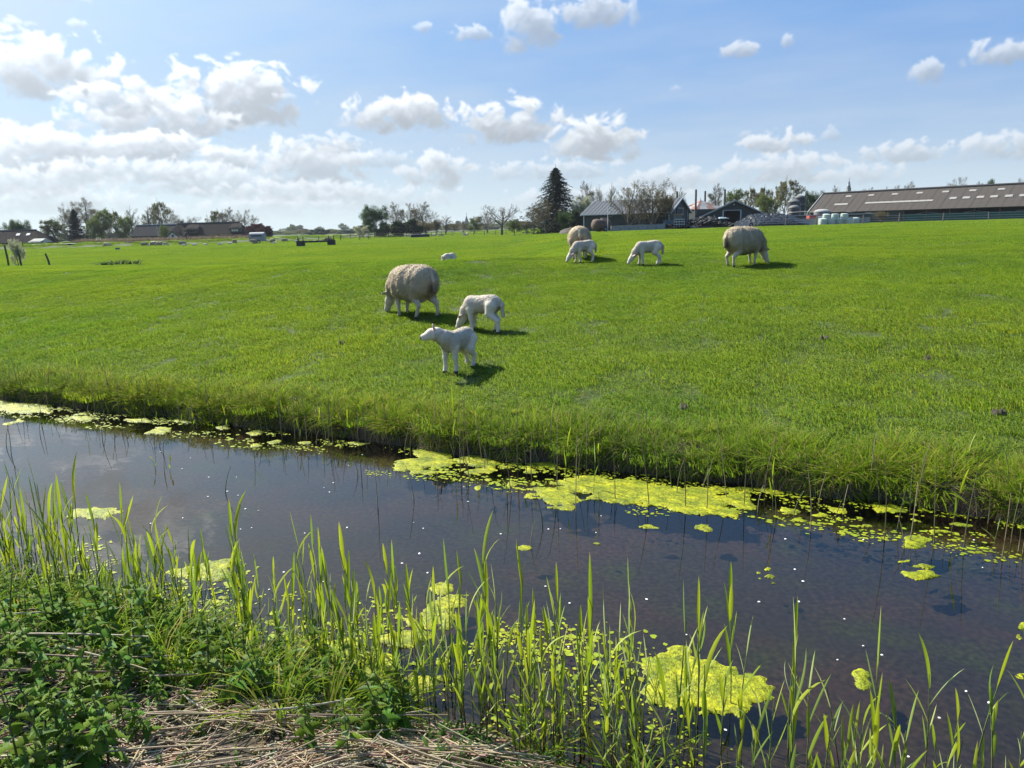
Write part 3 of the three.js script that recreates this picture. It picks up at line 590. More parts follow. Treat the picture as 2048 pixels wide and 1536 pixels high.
function algae(poly, k) {
  const n = poly.length / 2; let x0 = 1e9, x1 = -1e9, z0 = 1e9, z1 = -1e9, area = 0;
  for (let i = 0; i < n; i++) { const x = poly[i * 2], z = poly[i * 2 + 1]; x0 = Math.min(x0, x); x1 = Math.max(x1, x); z0 = Math.min(z0, z); z1 = Math.max(z1, z); const j = (i + 1) % n; area += x * poly[j * 2 + 1] - poly[j * 2] * z; }
  area = Math.abs(area) / 2;
  const sd = (x, z) => { let ins = false, m = 1e9; for (let i = 0, j = n - 1; i < n; j = i++) { const ax = poly[i * 2], az = poly[i * 2 + 1], bx = poly[j * 2], bz = poly[j * 2 + 1]; if ((az > z) !== (bz > z) && x < (bx - ax) * (z - az) / (bz - az) + ax) ins = !ins; const dx = bx - ax, dz = bz - az, t = clamp(((x - ax) * dx + (z - az) * dz) / (dx * dx + dz * dz + 1e-9)); m = Math.min(m, Math.hypot(x - ax - dx * t, z - az - dz * t)); } return ins ? m : -m; };
  const near = (z0 + z1) / 2 > -4.4, st = near ? 0.014 : 0.022, amp = Math.min(0.055, Math.sqrt(area) * 0.18), holes = k === 3 ? 0.35 : area > 0.08 ? 1 : 0.3;
  const f = (x, z) => { const d = sd(x, z), q = fbm(x * 5.5 + k * 3.1, z * 6.5, 5), e = fbm(x * 17 - k, z * 21 + 4, 4); return Math.min(d, 0.10) + amp * (0.35 + q * 2.2) + amp * e * 1.5 - holes * 0.13 * sstep(0.05, 0.42, fbm(x * 3.4 - k, z * 5.8 + 9, 4) * 1.6 + e * 0.35 + 0.02); };
  const W = Math.ceil((x1 - x0 + 0.16) / st) + 1, H = Math.ceil((z1 - z0 + 0.16) / st) + 1, F = new Float32Array(W * H), at = (i, j) => [x0 - 0.08 + i * st, z0 - 0.08 + j * st];
  for (let j = 0; j < H; j++) for (let i = 0; i < W; i++) F[j * W + i] = f(...at(i, j));
  const mb = new MB(), id = new Int32Array(W * H).fill(-1);
  const vert = (i, j) => {
    const q = j * W + i; if (id[q] >= 0) return id[q];
    let [x, z] = at(i, j); const v = F[q]; let y = 0.003;
    if (v < 0) { const gx = (F[j * W + Math.min(W - 1, i + 1)] - F[j * W + Math.max(0, i - 1)]) / (2 * st), gz = (F[Math.min(H - 1, j + 1) * W + i] - F[Math.max(0, j - 1) * W + i]) / (2 * st), g2 = gx * gx + gz * gz + 0.02; const m = Math.min(1, st / (Math.abs(v) / Math.sqrt(g2) + 1e-6)); x -= gx * v / g2 * m; z -= gz * v / g2 * m; y = -0.002; }
    else y += Math.min(1, v / 0.03) * (0.003 + 0.006 * clamp(0.5 + fbm(x * 20 + k, z * 24, 4) * 1.8) + 0.003 * noise2(x * 60, z * 75));
    const m = clamp(0.5 + fbm(x * 7 + 3, z * 9 - k, 4) * 1.7), f2 = 0.62 + 0.66 * clamp(0.5 + noise2(x * 48, z * 62) * 0.9 + noise2(x * 19, z * 23) * 0.4);
    const c = [mix(0.16, 0.40, m) * f2, mix(0.205, 0.405, m) * f2, mix(0.008, 0.012, m) * f2];
    return id[q] = mb.v(x, y, z, 0, 1, 0, x / 0.55, z / 0.55, c);
  };
  for (let j = 0; j + 1 < H; j++) for (let i = 0; i + 1 < W; i++) {
    const q = j * W + i, c = (F[q] > 0) + (F[q + 1] > 0) + (F[q + W] > 0) + (F[q + W + 1] > 0); if (c < 2) continue;
    const a = vert(i, j), b = vert(i + 1, j), d = vert(i, j + 1), e = vert(i + 1, j + 1); mb.t(a, d, e).t(a, e, b);
  }
  if (!mb.i.length) return null;
  const g = mb.geo(); g.computeVertexNormals(); return [g, area];
}
{
  const BIG = { 0: 'mottled yellow-green algae mat nearest the lambs against the far bank', 1: 'rounded yellow-green algae mat between two larger mats at the far bank', 2: 'largest, long yellow-green algae mat pierced by many reed stalks', 3: 'thick bright algae mat behind the reeds close to the near bank', 4: 'ragged algae mat at the open-water end of the reed bed patches', 5: 'long algae mat running diagonally through the near reeds', 6: 'pale algae mat among the reeds beside the nettles', 7: 'algae strip at the foot of the near reeds', 8: 'small algae tongue beyond the ragged mat behind the reeds', 9: 'small pale algae clump left of the reed bed mats', 10: 'leaf-shaped pale algae clump above the nettles', 11: 'pale bubbly algae mat behind the reeds in front of the dark water', 12: 'glittering algae mat against the far bank at the left edge', 20: 'bubbly algae patch inside the cloud reflection' };
  const NTH = ['first', 'second', 'third', 'fourth', 'fifth', 'sixth', 'seventh', 'eighth', 'ninth', 'tenth', 'eleventh', 'twelfth', 'thirteenth', 'fourteenth', 'fifteenth', 'sixteenth', 'seventeenth', 'eighteenth', 'nineteenth', 'twentieth'], nth = (k) => NTH[k] ?? (k + 1) + 'th';
  const order = ALGAE.map((p, k) => k).filter((k) => !BIG[k]).sort((a, b) => ALGAE[a][0] / -ALGAE[a][1] - ALGAE[b][0] / -ALGAE[b][1]), isFar = (k) => ALGAE[k][1] < -4.4, farOnes = order.filter(isFar), nearOnes = order.filter((k) => !isFar(k));
  ALGAE.forEach((p, k) => { const g = algae(p, k); if (!g) return; const f = isFar(k); tag(mesh('algae_mat', g[0], matAlgae, scene), BIG[k] ?? (f ? nth(farOnes.indexOf(k)) + ' small algae patch from the left along the far bank' : nth(nearOnes.indexOf(k)) + ' small algae patch from the left in the open dark water'), 'algae', BIG[k] ? 'floating algae mats' : f ? 'small algae patches along the far bank' : 'small algae patches in open water'); });
  // flecks of duckweed and loose algae drifting along both banks
  const bit = (seed) => { const q = rng(seed), mb = new MB(); for (let j = 0; j < 44; j++) { const a = q() * 6.28, d = Math.pow(q(), 0.8) * 0.16, x = Math.cos(a) * d * 1.5, z = Math.sin(a) * d * 0.75, R = 0.004 + q() * q() * 0.015, c = [[0.27, 0.33, 0.012], [0.20, 0.26, 0.012], [0.34, 0.36, 0.014]][Math.floor(q() * 3)], m = mb.v(x, 0.006, z, 0, 1, 0, x, z, c), ring = []; for (let w = 0; w < 8; w++) { const R2 = R * (0.6 + q() * 0.7); ring.push(mb.v(x + Math.cos(w * 0.785) * R2 * 1.3, 0.003, z + Math.sin(w * 0.785) * R2, 0, 1, 0, x, z, c)); } for (let w = 0; w < 8; w++) mb.t(m, ring[w], ring[(w + 1) % 8]); } return mb.geo(); };
  const bits = [], rb = rng(19); for (let q = 0; q < 95; q++) { const t = mix(-11, 1.6, Math.pow(rb(), 0.6)), s = 5.70 - lipWob(-3) - Math.pow(rb(), 1.7) * (t > -4 ? 0.75 : 0.5); const [x, z] = XZ(t, s); bits.push({ p: V(x, 0.0, z), turn: -0.45 + (rb() - 0.5) * 0.5, sx: 0.6 + rb() * 0.9, sy: 1 }); } for (let q = 0; q < 46; q++) { const t = mix(-4.6, -0.4, rb()), s = 2.5 + rb() * 0.7; const [x, z] = XZ(t, s); bits.push({ p: V(x, 0.0, z), turn: rb() * 6, sx: 0.5 + rb() * 0.8, sy: 1 }); }
  scatter('duckweed', [1, 2, 3, 4, 5].map(bit), matAlgae, bits, 'loose flecks of duckweed and algae drifting along the banks', 'duckweed');
  const pg = new THREE.SphereGeometry(1, 8, 5), pm = new THREE.MeshStandardMaterial({ color: col(0.82, 0.80, 0.78), roughness: 0.6 }), r = rng(17);
  for (let k = 0; k < PETALS.length; k += 2) { const o = mesh('petal', pg, pm, scene); const q = 0.0038 + r() * 0.003; o.scale.set(q * (1.1 + r() * 0.5), 0.0022, q); o.position.set(PETALS[k], 0.003, PETALS[k + 1]); o.rotation.y = r() * 6; tag(o, 'tiny white petal floating on the dark water', 'petal', 'white petals on the water'); }
}

// ---------------------------------------------------------------- near bank: nettles, straw, grass
const matNettle = leafMat(1, 1, 1, 0.42, 1.0, 0.18);
function nettleLeaf(seed) {
  const r = rng(seed), mb = new MB(), N = 7; const yel = r(), c0 = [mix(0.06, 0.13, yel), mix(0.135, 0.20, yel), 0.016].map((v) => v * (0.8 + r() * 0.4)); let pr = null;
  for (let j = 0; j <= N * 2; j++) {
    const f = j / (N * 2), tooth = j % 2 ? 1.08 : 0.66, w = j === N * 2 ? 0 : 0.30 * Math.pow(Math.sin(Math.PI * Math.pow(f * 0.97 + 0.03, 0.62)), 0.85) * tooth; const y = -0.32 * f * f + 0.05 * f, cup = 0.30 * w;
    const e = [mb.v(f, y + cup, -w, -0.2, 1, -0.4, 0, f, c0), mb.v(f, y, 0, -0.2, 1, 0, 0.5, f, c0.map((v) => v * 0.9)), mb.v(f, y + cup, w, -0.2, 1, 0.4, 1, f, c0)];
    if (pr) for (let q = 0; q < 2; q++) mb.t(pr[q], pr[q + 1], e[q + 1]).t(pr[q], e[q + 1], e[q]); pr = e;
  }
  return mb.geo();
}
const nLeaves = [1, 2, 3, 4, 5, 6].map((k) => nettleLeaf(k * 31));
function makeNettle(seed, parent, pairs, H) {
  const r = rng(seed), bx = (r() - 0.5) * 0.12, bz = (r() - 0.5) * 0.12, at = (f) => V(bx * f * f, H * f, bz * f * f), c = [0.09, 0.10, 0.04];
  mesh('stem', new MB().tube([V(0, -0.03, 0), at(0.33), at(0.66), at(1)], [0.0035, 0.003, 0.0025, 0.0015], 5, c).geo(), matReedStem, parent);
  for (let k = 0; k < pairs; k++) {
    const f = 0.22 + 0.78 * (k + 0.6) / pairs, L = mix(0.060, 0.022, Math.pow(k / pairs, 1.1)) * (0.85 + r() * 0.35), az = (k % 2) * 1.57 + (r() - 0.5) * 0.5;
    for (const q of [0, Math.PI]) { const m = mesh('leaf', nLeaves[Math.floor(r() * 6)], matNettle, parent); m.position.copy(at(f)); m.rotation.order = 'YXZ'; m.rotation.set((r() - 0.5) * 1.3, az + q, 0.3 - 0.6 * (1 - f) + (r() - 0.5) * 0.9); m.scale.setScalar(L); }
  }
}
{
  const r = rng(33), protos = [];
  for (let k = 0; k < 8; k++) { const g = new THREE.Group(); makeNettle(900 + k, g, 6 + k % 3, 0.15 + 0.03 * (k % 4)); protos.push(g); }
  let k = 0, n = 0;
  while (n < 290 && k < 8000) {
    k++; const t = mix(-5.2, -0.75, r()), s = mix(0.2, 2.35, Math.pow(r(), 0.8)); const [x, z] = XZ(t, s);
    if (!inView(x, z, 0.35) || -z < 1.2) continue;
    const d = noise2(t * 1.7 + 4, s * 1.9 - 2) * 0.8 + (t < -2.05 ? 0.35 : s > 1.62 && t < -1.45 ? 0.25 : -0.8); if (d < r() * 0.55 - 0.2) continue;
    const o = protos[n % 8].clone(); o.name = numbered('nettle_plant'); scene.add(o); o.position.copy(onGround(x, z)); o.rotation.set((r() - 0.5) * 0.3, r() * 6.28, (r() - 0.5) * 0.3); const q = 0.55 + r() * 0.75; o.scale.set(q, q * (0.8 + r() * 0.5), q); n++;
    tag(o, 'leafy green nettle plant growing on the near bank', 'nettle', 'nettles on the near bank');
  }
  // the nettle bed goes on along the bank
  const beds = protos.slice(0, 4).map((g) => { const parts = []; g.updateMatrixWorld(true); g.traverse((o) => { if (o.isMesh) parts.push(o.geometry.clone().applyMatrix4(o.matrixWorld).toNonIndexed()); }); return mergeGeometries(parts); }), more = [], rm = rng(35);
  for (let q = 0; q < 520; q++) { const t = mix(-8.5, -1.9, rm()), s = mix(-0.6, 2.3, rm()), [x, z] = XZ(t, s); if (-z < 0.5 || (inView(x, z, 0.3) && rm() < 0.8)) continue; const w = 0.6 + rm() * 0.8; more.push({ p: onGround(x, z), turn: rm() * 6.28, sx: w, sy: w * (0.8 + rm() * 0.5) }); }
  scatter('nettle_bed', beds, matNettle, more, 'mass of nettles running on along the near bank', 'nettles');
  // long grass between the reeds and the nettles
  const g = [], spots = [], low = [], lg = [];
  for (let q = 0; q < 5; q++) { g.push(tuft(500 + q, 34, 0.05, 0.14, 0.42, 0.004, 0.008, 1.5, GL)); lg.push(tuft(530 + q, 40, 0.09, 0.04, 0.13, 0.006, 0.014, 2.4, [[0.05, 0.12, 0.016], [0.07, 0.15, 0.02], [0.04, 0.09, 0.015]])); }
  for (let q = 0; q < 470; q++) { const t = mix(-6.6, 0.0, r()), s = 2.1 + (r() - 0.5) * 0.55; const [x, z] = XZ(t, s); if (!inView(x, z, 1.2) || -z < 1.4 || height(x, z) < -0.05) continue; if (t > -1.7 && r() < 0.92 || r() < 0.5) continue; spots.push({ p: onGround(x, z, -0.01), turn: r() * 6.28, sx: 0.7 + r() * 0.6, sy: 0.6 + r() * 0.6 }); }
  for (let q = 0; q < 1150; q++) { const t = mix(-6.6, 0.6, r()), s = mix(0.2, 2.2, r()); const [x, z] = XZ(t, s); if (!inView(x, z, 1.2) || -z < 1.4 || (t > -2.0 && s < 1.6 && r() < 0.75)) continue; if (noise2(t * 1.7, s * 1.7 + 8) < r() * 0.6 - 0.35) continue; low.push({ p: onGround(x, z, -0.01), turn: r() * 6.28, sx: 0.6 + r() * 0.8, sy: 0.6 + r() * 0.8 }); }
  scatter('long_grass', g, matGrass, spots, 'long green grass between reeds and nettles', 'grass');
  scatter('low_herbs', lg, matGrass, low, 'low green ground cover on the near bank', 'herbs');
}
// fallen reed straw
{
  const r = rng(44), matStraw = new THREE.MeshStandardMaterial({ vertexColors: true, roughness: 0.75 });
  const SC = [[0.40, 0.31, 0.19], [0.33, 0.25, 0.15], [0.46, 0.38, 0.25], [0.26, 0.19, 0.11]];
  const straw = [];
  for (let k = 0; k < 12; k++) {
    const q = rng(1000 + k), pts = [], rad = [], cs = [], b = (q() - 0.5) * 0.035, b2 = (q() - 0.5) * 0.02, c = SC[k % 4], r0 = 0.0024 + q() * 0.0022;
    for (let j = 0; j <= 10; j++) { const f = j / 10; pts.push(V(f - 0.5, b2 * Math.sin(f * 3.1), b * Math.sin(f * 3.1))); const node = j % 3 === 2 ? 1.16 : 1; rad.push(r0 * (1 - 0.3 * f) * node); cs.push(c.map((v) => v * (node > 1 ? 0.7 : 0.9 + 0.2 * q()))); }
    straw.push(new MB().tube(pts, rad, 6, cs).geo());
  }
  const put = (x, z, len, dir, tilt, lift, name = 'reed_straw') => { const o = mesh(name, straw[Math.floor(r() * 12)], matStraw, scene); o.scale.set(len, 1, 1); const h0 = height(x - Math.cos(dir) * len / 2, z + Math.sin(dir) * len / 2), h1 = height(x + Math.cos(dir) * len / 2, z - Math.sin(dir) * len / 2); o.position.set(x, (h0 + h1) / 2 + lift, z); o.rotation.order = 'YXZ'; o.rotation.set(r() * 6, dir, Math.atan2(h1 - h0, len) + tilt); o.rotation.order = 'YZX'; return o; };
  let n = 0, k = 0;
  while (n < 190 && k < 6000) {
    k++; const t = mix(-5.0, -0.35, Math.pow(r(), 0.7)), s = mix(0.5, 2.2, Math.pow(r(), 0.9)); const [x, z] = XZ(t, s); if (!inView(x, z, 0.2) || -z < 1.5 || -z > 4) continue;
    if ((s > 1.6 && t < -1.3 || t < -2.2) && r() < 0.85) continue;
    const o = put(x, z, mix(0.18, 0.75, Math.pow(r(), 1.6)), 0.42 + (r() - 0.5) * (r() < 0.25 ? 2.6 : 0.75), (r() - 0.5) * 0.10, 0.012 + r() * 0.05); n++;
    tag(o, 'dry beige reed straw lying on the near bank', 'straw', 'fallen reed straws on the near bank');
  }
  // the long ones that stand out
  for (const [x, z, len, dir, lift, lab] of [[-2.02, -3.05, 0.62, 0.62, 0.16, 'long dry reed straw leaning steeply over the dark nettles'], [-1.55, -2.62, 0.85, 0.26, 0.10, 'longest pale straw lying across the nettles'], [-0.52, -2.42, 0.55, 0.36, 0.10, 'grey-brown straw pointing up from the nettles to the reeds'], [-0.98, -2.34, 0.62, 0.10, 0.08, 'pale straight straw lying level beside the nettle clump'], [-0.62, -2.28, 0.36, 0.44, 0.07, 'short straw below the grey-brown one at the nettle edge']])
    tag(put(x, z, len, dir, 0.02, lift), lab, 'straw', 'long straws on the near bank');
  for (let q = 0; q < 26; q++) { const t = mix(-3.6, -0.9, r()), s = mix(1.1, 2.15, r()), [x, z] = XZ(t, s); if (!inView(x, z, 0) || -z < 1.9) continue; tag(put(x, z, mix(0.25, 0.6, r()), 0.35 + (r() - 0.5) * 1.1, (r() - 0.5) * 0.25, 0.06 + r() * 0.10), 'dry beige reed straw lying on the near bank', 'straw', 'fallen reed straws on the near bank'); }
  // chaff
  const chaff = []; for (let q = 0; q < 3; q++) { const mb = new MB(), w = rng(1100 + q); for (let j = 0; j < 46; j++) { const a = 0.42 + (w() - 0.5) * 2.2, L = 0.03 + w() * 0.13, x = (w() - 0.5) * 0.24, z = (w() - 0.5) * 0.24, y = 0.004 + w() * 0.022, dy = (w() - 0.5) * 0.02, c = SC[Math.floor(w() * 4)].map((v) => v * (0.7 + w() * 0.4)); mb.tube([V(x - Math.cos(a) * L / 2, y - dy, z + Math.sin(a) * L / 2), V(x + Math.cos(a) * L / 2, y + dy, z - Math.sin(a) * L / 2)], 0.0012 + w() * 0.0014, 4, c, false); } chaff.push(mb.geo()); }
  const spots = []; for (let q = 0; q < 950; q++) { const t = mix(-6.4, 1.6, r()), s = mix(0.2, 2.28, r()); const [x, z] = XZ(t, s); if (!inView(x, z, 1.2) || -z < 1.4) continue; spots.push({ p: onGround(x, z), n: normalAt(x, z), turn: (r() - 0.5) * 0.9, sx: 0.8 + r() * 0.5, sy: 0.8 + r() * 0.6 }); }
  scatter('straw_litter', chaff, matStraw, spots, 'trampled reed straw litter covering the near bank', 'straw');
}

// droppings in the pasture
{
  const r = rng(303), m = new THREE.MeshStandardMaterial({ color: col(0.045, 0.035, 0.022), roughness: 0.9 });
  [[4.26, -7.62, 'dark dropping in the grass at the right below the lone ewe'], [4.0, -6.0, 'pale brown dropping near the ditch at the right edge'], [3.6, -8.6, 'small dark dropping right of the middle of the pasture'], [-2.35, -7.9, 'dark dropping on the slope left of the standing lamb'], [-2.3, -10.2, 'dark dropping in the grass below the large ewe'], [1.55, -6.75, 'small dark dropping on the slope above the long algae mat']].forEach(([x, z, lab]) => {
    const mb = new MB(); for (let k = 0; k < 7; k++) { const cx = (r() - 0.5) * 0.08, cz = (r() - 0.5) * 0.08, R = 0.012 + r() * 0.014, top = mb.v(cx, 0.05 + r() * 0.02, cz), ring = []; for (let q = 0; q < 7; q++) { const a = q / 7 * 6.283, e = R * (0.8 + r() * 0.5); ring.push(mb.v(cx + Math.cos(a) * e, 0.01, cz + Math.sin(a) * e, Math.cos(a), 0.6, Math.sin(a))); } for (let q = 0; q < 7; q++) mb.t(top, ring[q], ring[(q + 1) % 7]); }
    const o = mb.build('sheep_dropping', m, scene); o.position.copy(onGround(x, z)); tag(o, lab, 'dropping', 'droppings in the pasture');
  });
}

// ---------------------------------------------------------------- sheep and lambs
// A body is one continuous surface: tapered bones joined with a smooth minimum. x runs forward, y up, z to the animal's right.
const smin = (a, b, k) => { const h = clamp(0.5 + 0.5 * (b - a) / k); return mix(b, a, h) - k * h * (1 - h); };
function bone(a, b, ra, rb) {
  const bx = b[0] - a[0], by = b[1] - a[1], bz = b[2] - a[2], l2 = bx * bx + by * by + bz * bz + 1e-9;
  return (x, y, z) => { const px = x - a[0], py = y - a[1], pz = z - a[2], t = clamp((px * bx + py * by + pz * bz) / l2), dx = px - bx * t, dy = py - by * t, dz = pz - bz * t; return Math.sqrt(dx * dx + dy * dy + dz * dz) - mix(ra, rb, t); };
}
function oval(c, r) { const m = Math.min(...r); return (x, y, z) => { const k = Math.hypot((x - c[0]) / r[0], (y - c[1]) / r[1], (z - c[2]) / r[2]); return (k - 1) * m; }; }
function chain(list) { const f = []; for (let k = 0; k + 1 < list.length; k++) f.push(bone(list[k].slice(0, 3), list[k + 1].slice(0, 3), list[k][3], list[k + 1][3])); return (x, y, z) => { let d = 1e9; for (const q of f) d = smin(d, q(x, y, z), 0.02); return d; }; }
function animal(def) {
  const { trunk, neck, head, ears, legs, tail, extra = [], box, wool, N = 92, kT = 0.1 } = def;
  const hoofY = legs.map((l) => l[l.length - 1]);
  const fT = trunk.map((o) => oval(o.slice(0, 3), o.slice(3, 6))), fN = chain(neck), fH = head.map((h) => bone(h[0], h[1], h[2], h[3])), fE = ears.map((e) => oval0(e)), fL = legs.map(chain), fTail = tail ? chain(tail) : null, fX = extra.map((o) => oval(o.slice(0, 3), o.slice(3, 6)));
  const parts = (x, y, z) => {
    let t = 1e9; for (const f of fT) t = smin(t, f(x, y, z), kT);
    let n = fN(x, y, z); let w = smin(t, n, kT * 0.7);
    const nz = wool.amp * (noise3(x * wool.freq, y * wool.freq, z * wool.freq) + 0.5 * noise3(x * wool.freq * 2.1 + 5, y * wool.freq * 2.1, z * wool.freq * 2.1)) + (wool.fold ? wool.fold * Math.abs(noise3(x * 5.5 + 2, y * 1.2, z * 1.2)) : 0);
    w += nz;
    let h = 1e9; for (const f of fH) h = smin(h, f(x, y, z), 0.03);
    let e = 1e9; for (const f of fE) e = Math.min(e, f(x, y, z));
    let l = 1e9; for (const f of fL) l = Math.min(l, f(x, y, z));
    for (const f of fX) l = smin(l, f(x, y, z), 0.03);
    if (fTail) w = smin(w, fTail(x, y, z), 0.012);
    return [w, h, e, l];
  };
  const sdf = (x, y, z) => { const [w, h, e, l] = parts(x, y, z); return smin(smin(w, l, 0.045), smin(h, e, 0.012), 0.03); };
  const mc = new MarchingCubes(N, new THREE.MeshStandardMaterial(), false, false, 130000), [x0, x1, y0, y1, z0, z1] = box, hs = N / 2;
  const P = (v, a, b) => mix(a, b, (v / hs - 1 + 1) / 2);
  for (let k = 0; k < N; k++) for (let j = 0; j < N; j++) for (let i = 0; i < N; i++) mc.field[N * N * k + N * j + i] = -sdf(P(i, x0, x1), P(j, y0, y1), P(k, z0, z1));
  mc.isolation = 0; mc.update();
  const n = mc.count, pos = new Float32Array(n * 3), nor = new Float32Array(n * 3), cl = new Float32Array(n * 3), mask = new Float32Array(n), a = mc.positionArray, e = 0.004;
  for (let k = 0; k < n; k++) {
    const x = mix(x0, x1, (a[k * 3] + 1) / 2), y = mix(y0, y1, (a[k * 3 + 1] + 1) / 2), z = mix(z0, z1, (a[k * 3 + 2] + 1) / 2);
    pos.set([x, y, z], k * 3);
    const g = V(sdf(x + e, y, z) - sdf(x - e, y, z), sdf(x, y + e, z) - sdf(x, y - e, z), sdf(x, y, z + e) - sdf(x, y, z - e)).normalize(); nor.set([g.x, g.y, g.z], k * 3);
    const [w, h, er, l] = parts(x, y, z); mask[k] = (w < Math.min(h, er, l) + 0.004 || (l < h && l < er && y > (def.woolLeg ?? 9))) && y > (def.bare ?? 0) ? 1 : 0;
    cl.set(def.color(x, y, z, w, h, er, l), k * 3);
  }
  const g = new THREE.BufferGeometry(); g.setAttribute('position', new THREE.BufferAttribute(pos, 3)); g.setAttribute('normal', new THREE.BufferAttribute(nor, 3)); g.setAttribute('color', new THREE.BufferAttribute(cl, 3));
  // locks of wool over the woolly part
  const r = rng(def.seed), mb = new MB(), tri = [], area = []; let sum = 0;
  for (let k = 0; k < n; k += 3) { if (mask[k] + mask[k + 1] + mask[k + 2] < 3) continue; const A = V(pos[k * 3], pos[k * 3 + 1], pos[k * 3 + 2]), B = V(pos[k * 3 + 3], pos[k * 3 + 4], pos[k * 3 + 5]), C = V(pos[k * 3 + 6], pos[k * 3 + 7], pos[k * 3 + 8]); sum += B.clone().sub(A).cross(C.clone().sub(A)).length() / 2; tri.push(k); area.push(sum); }
  for (let q = 0; q < wool.locks && tri.length; q++) {
    const v = r() * sum; let lo = 0, hi = area.length - 1; while (lo < hi) { const m = (lo + hi) >> 1; if (area[m] < v) lo = m + 1; else hi = m; }
    const k = tri[lo]; let u = r(), w = r(); if (u + w > 1) { u = 1 - u; w = 1 - w; }
    const pt = V(0, 0, 0), nn = V(0, 0, 0); for (const [j, f] of [[0, 1 - u - w], [1, u], [2, w]]) { pt.x += pos[(k + j) * 3] * f; pt.y += pos[(k + j) * 3 + 1] * f; pt.z += pos[(k + j) * 3 + 2] * f; nn.x += nor[(k + j) * 3] * f; nn.y += nor[(k + j) * 3 + 1] * f; nn.z += nor[(k + j) * 3 + 2] * f; }
    nn.normalize(); const L = wool.len * (0.6 + r() * 0.8), W = wool.w * (0.7 + r() * 0.6); const dir = nn.clone().multiplyScalar(0.75).add(V((r() - 0.5) * 0.9, -0.55 + (r() - 0.5) * 0.7, (r() - 0.5) * 0.9)).normalize();
    const side = V(r() - 0.5, r() - 0.5, r() - 0.5).cross(dir).normalize(), s2 = side.clone().cross(dir);
    const f = 0.92 + r() * 0.40, c = [cl[k * 3] * f, cl[k * 3 + 1] * f, cl[k * 3 + 2] * f];
    const base = pt.clone().addScaledVector(nn, -0.004), ring = [0, 2.09, 4.19].map((t) => { const o = side.clone().multiplyScalar(Math.cos(t) * W).addScaledVector(s2, Math.sin(t) * W); const p = base.clone().add(o), m = o.normalize().multiplyScalar(0.22).add(nn).normalize(); return mb.v(p.x, p.y, p.z, m.x, m.y, m.z, 0, 0, c); });
    const tp = base.clone().addScaledVector(dir, L), t = mb.v(tp.x, tp.y, tp.z, nn.x, nn.y, nn.z, 0, 1, c);
    mb.t(ring[0], ring[1], t).t(ring[1], ring[2], t).t(ring[2], ring[0], t);
  }
  return { body: g, fleece: mb.geo(), eyes: def.eyes };
}
// ear: a flat leaf from a to b
function oval0([a, b, w, th, up]) {
  const A = V(...a), B = V(...b), d = B.clone().sub(A), L = d.length(); d.normalize(); const u = V(...up).addScaledVector(d, -V(...up).dot(d)).normalize(), s = d.clone().cross(u), c = A.clone().add(B).multiplyScalar(0.5);
  return (x, y, z) => { const p = V(x - c.x, y - c.y, z - c.z); const k = Math.hypot(p.dot(d) / (L / 2), p.dot(s) / w, p.dot(u) / th); return (k - 1) * th; };
}
const matSheep = new THREE.MeshStandardMaterial({ vertexColors: true, roughness: 0.95 }), matWool = new THREE.MeshPhysicalMaterial({ vertexColors: true, roughness: 1, transmission: 0.12, thickness: 0, specularIntensity: 0.1, side: THREE.DoubleSide });
const matEye = new THREE.MeshStandardMaterial({ color: col(0.02, 0.016, 0.012), roughness: 0.25 }), eyeGeo = new THREE.SphereGeometry(1, 10, 8);
function addAnimal(name, model, x, z, turn, scale, label, category, group, dy = 0, len = 1) {
  const o = thing(name, label, category, [x, height(x, z) + dy, z], turn, group); o.scale.set(scale * len, scale, scale);
  mesh('body', model.body, matSheep, o); mesh('fleece', model.fleece, matWool, o);
  for (const e of model.eyes) { const m = mesh('eye', eyeGeo, matEye, o); m.position.set(e[0], e[1], e[2]); m.scale.setScalar(e[3]); }
  return o;
}
const lerp3 = (a, b, t) => [mix(a[0], b[0], t), mix(a[1], b[1], t), mix(a[2], b[2], t)];
function eweColor(seed) {
  return (x, y, z, w, h, e, l) => {
    const n = 0.5 + noise3(x * 6 + seed, y * 6, z * 6) * 0.8; let c = lerp3([0.42, 0.35, 0.245], [0.56, 0.485, 0.365], clamp(n));
    if (Math.min(h, e) < w) c = [0.50, 0.44, 0.37];
    if (l < w && l < h && y < 0.30) c = lerp3([0.50, 0.43, 0.35], [0.36, 0.30, 0.24], clamp(0.4 + noise3(x * 20, y * 20, z * 20)));
    { const q = sstep(-0.34, -0.50, x) * sstep(0.13, 0.04, Math.abs(z) + 0.03 * noise3(x * 18, y * 18, z * 18)) * sstep(0.26, 0.36, y) * sstep(0.60, 0.46, y); c = lerp3(c, [0.16, 0.125, 0.10], q * 0.8); }
    if (y < 0.035) c = [0.06, 0.05, 0.04]; return c;
  };
}
function lambColor(nose) {
  return (x, y, z, w, h, e, l) => {
    const n = clamp(0.5 + noise3(x * 14, y * 14, z * 14) * 0.7); let c = lerp3([0.53, 0.465, 0.375], [0.645, 0.58, 0.485], n);
    if (h < w) c = lerp3([0.62, 0.555, 0.475], [0.55, 0.485, 0.40], n); if (e < h && e < w) c = [0.62, 0.44, 0.38]; if (l < w && l < h) c = lerp3([0.53, 0.465, 0.375], [0.60, 0.535, 0.445], n);
    if (y < 0.022) c = [0.08, 0.06, 0.05];
    if (nose && Math.hypot(x - nose[0], y - nose[1], z - nose[2]) < nose[3]) c = [0.10, 0.075, 0.07];
    return c;
  };
}
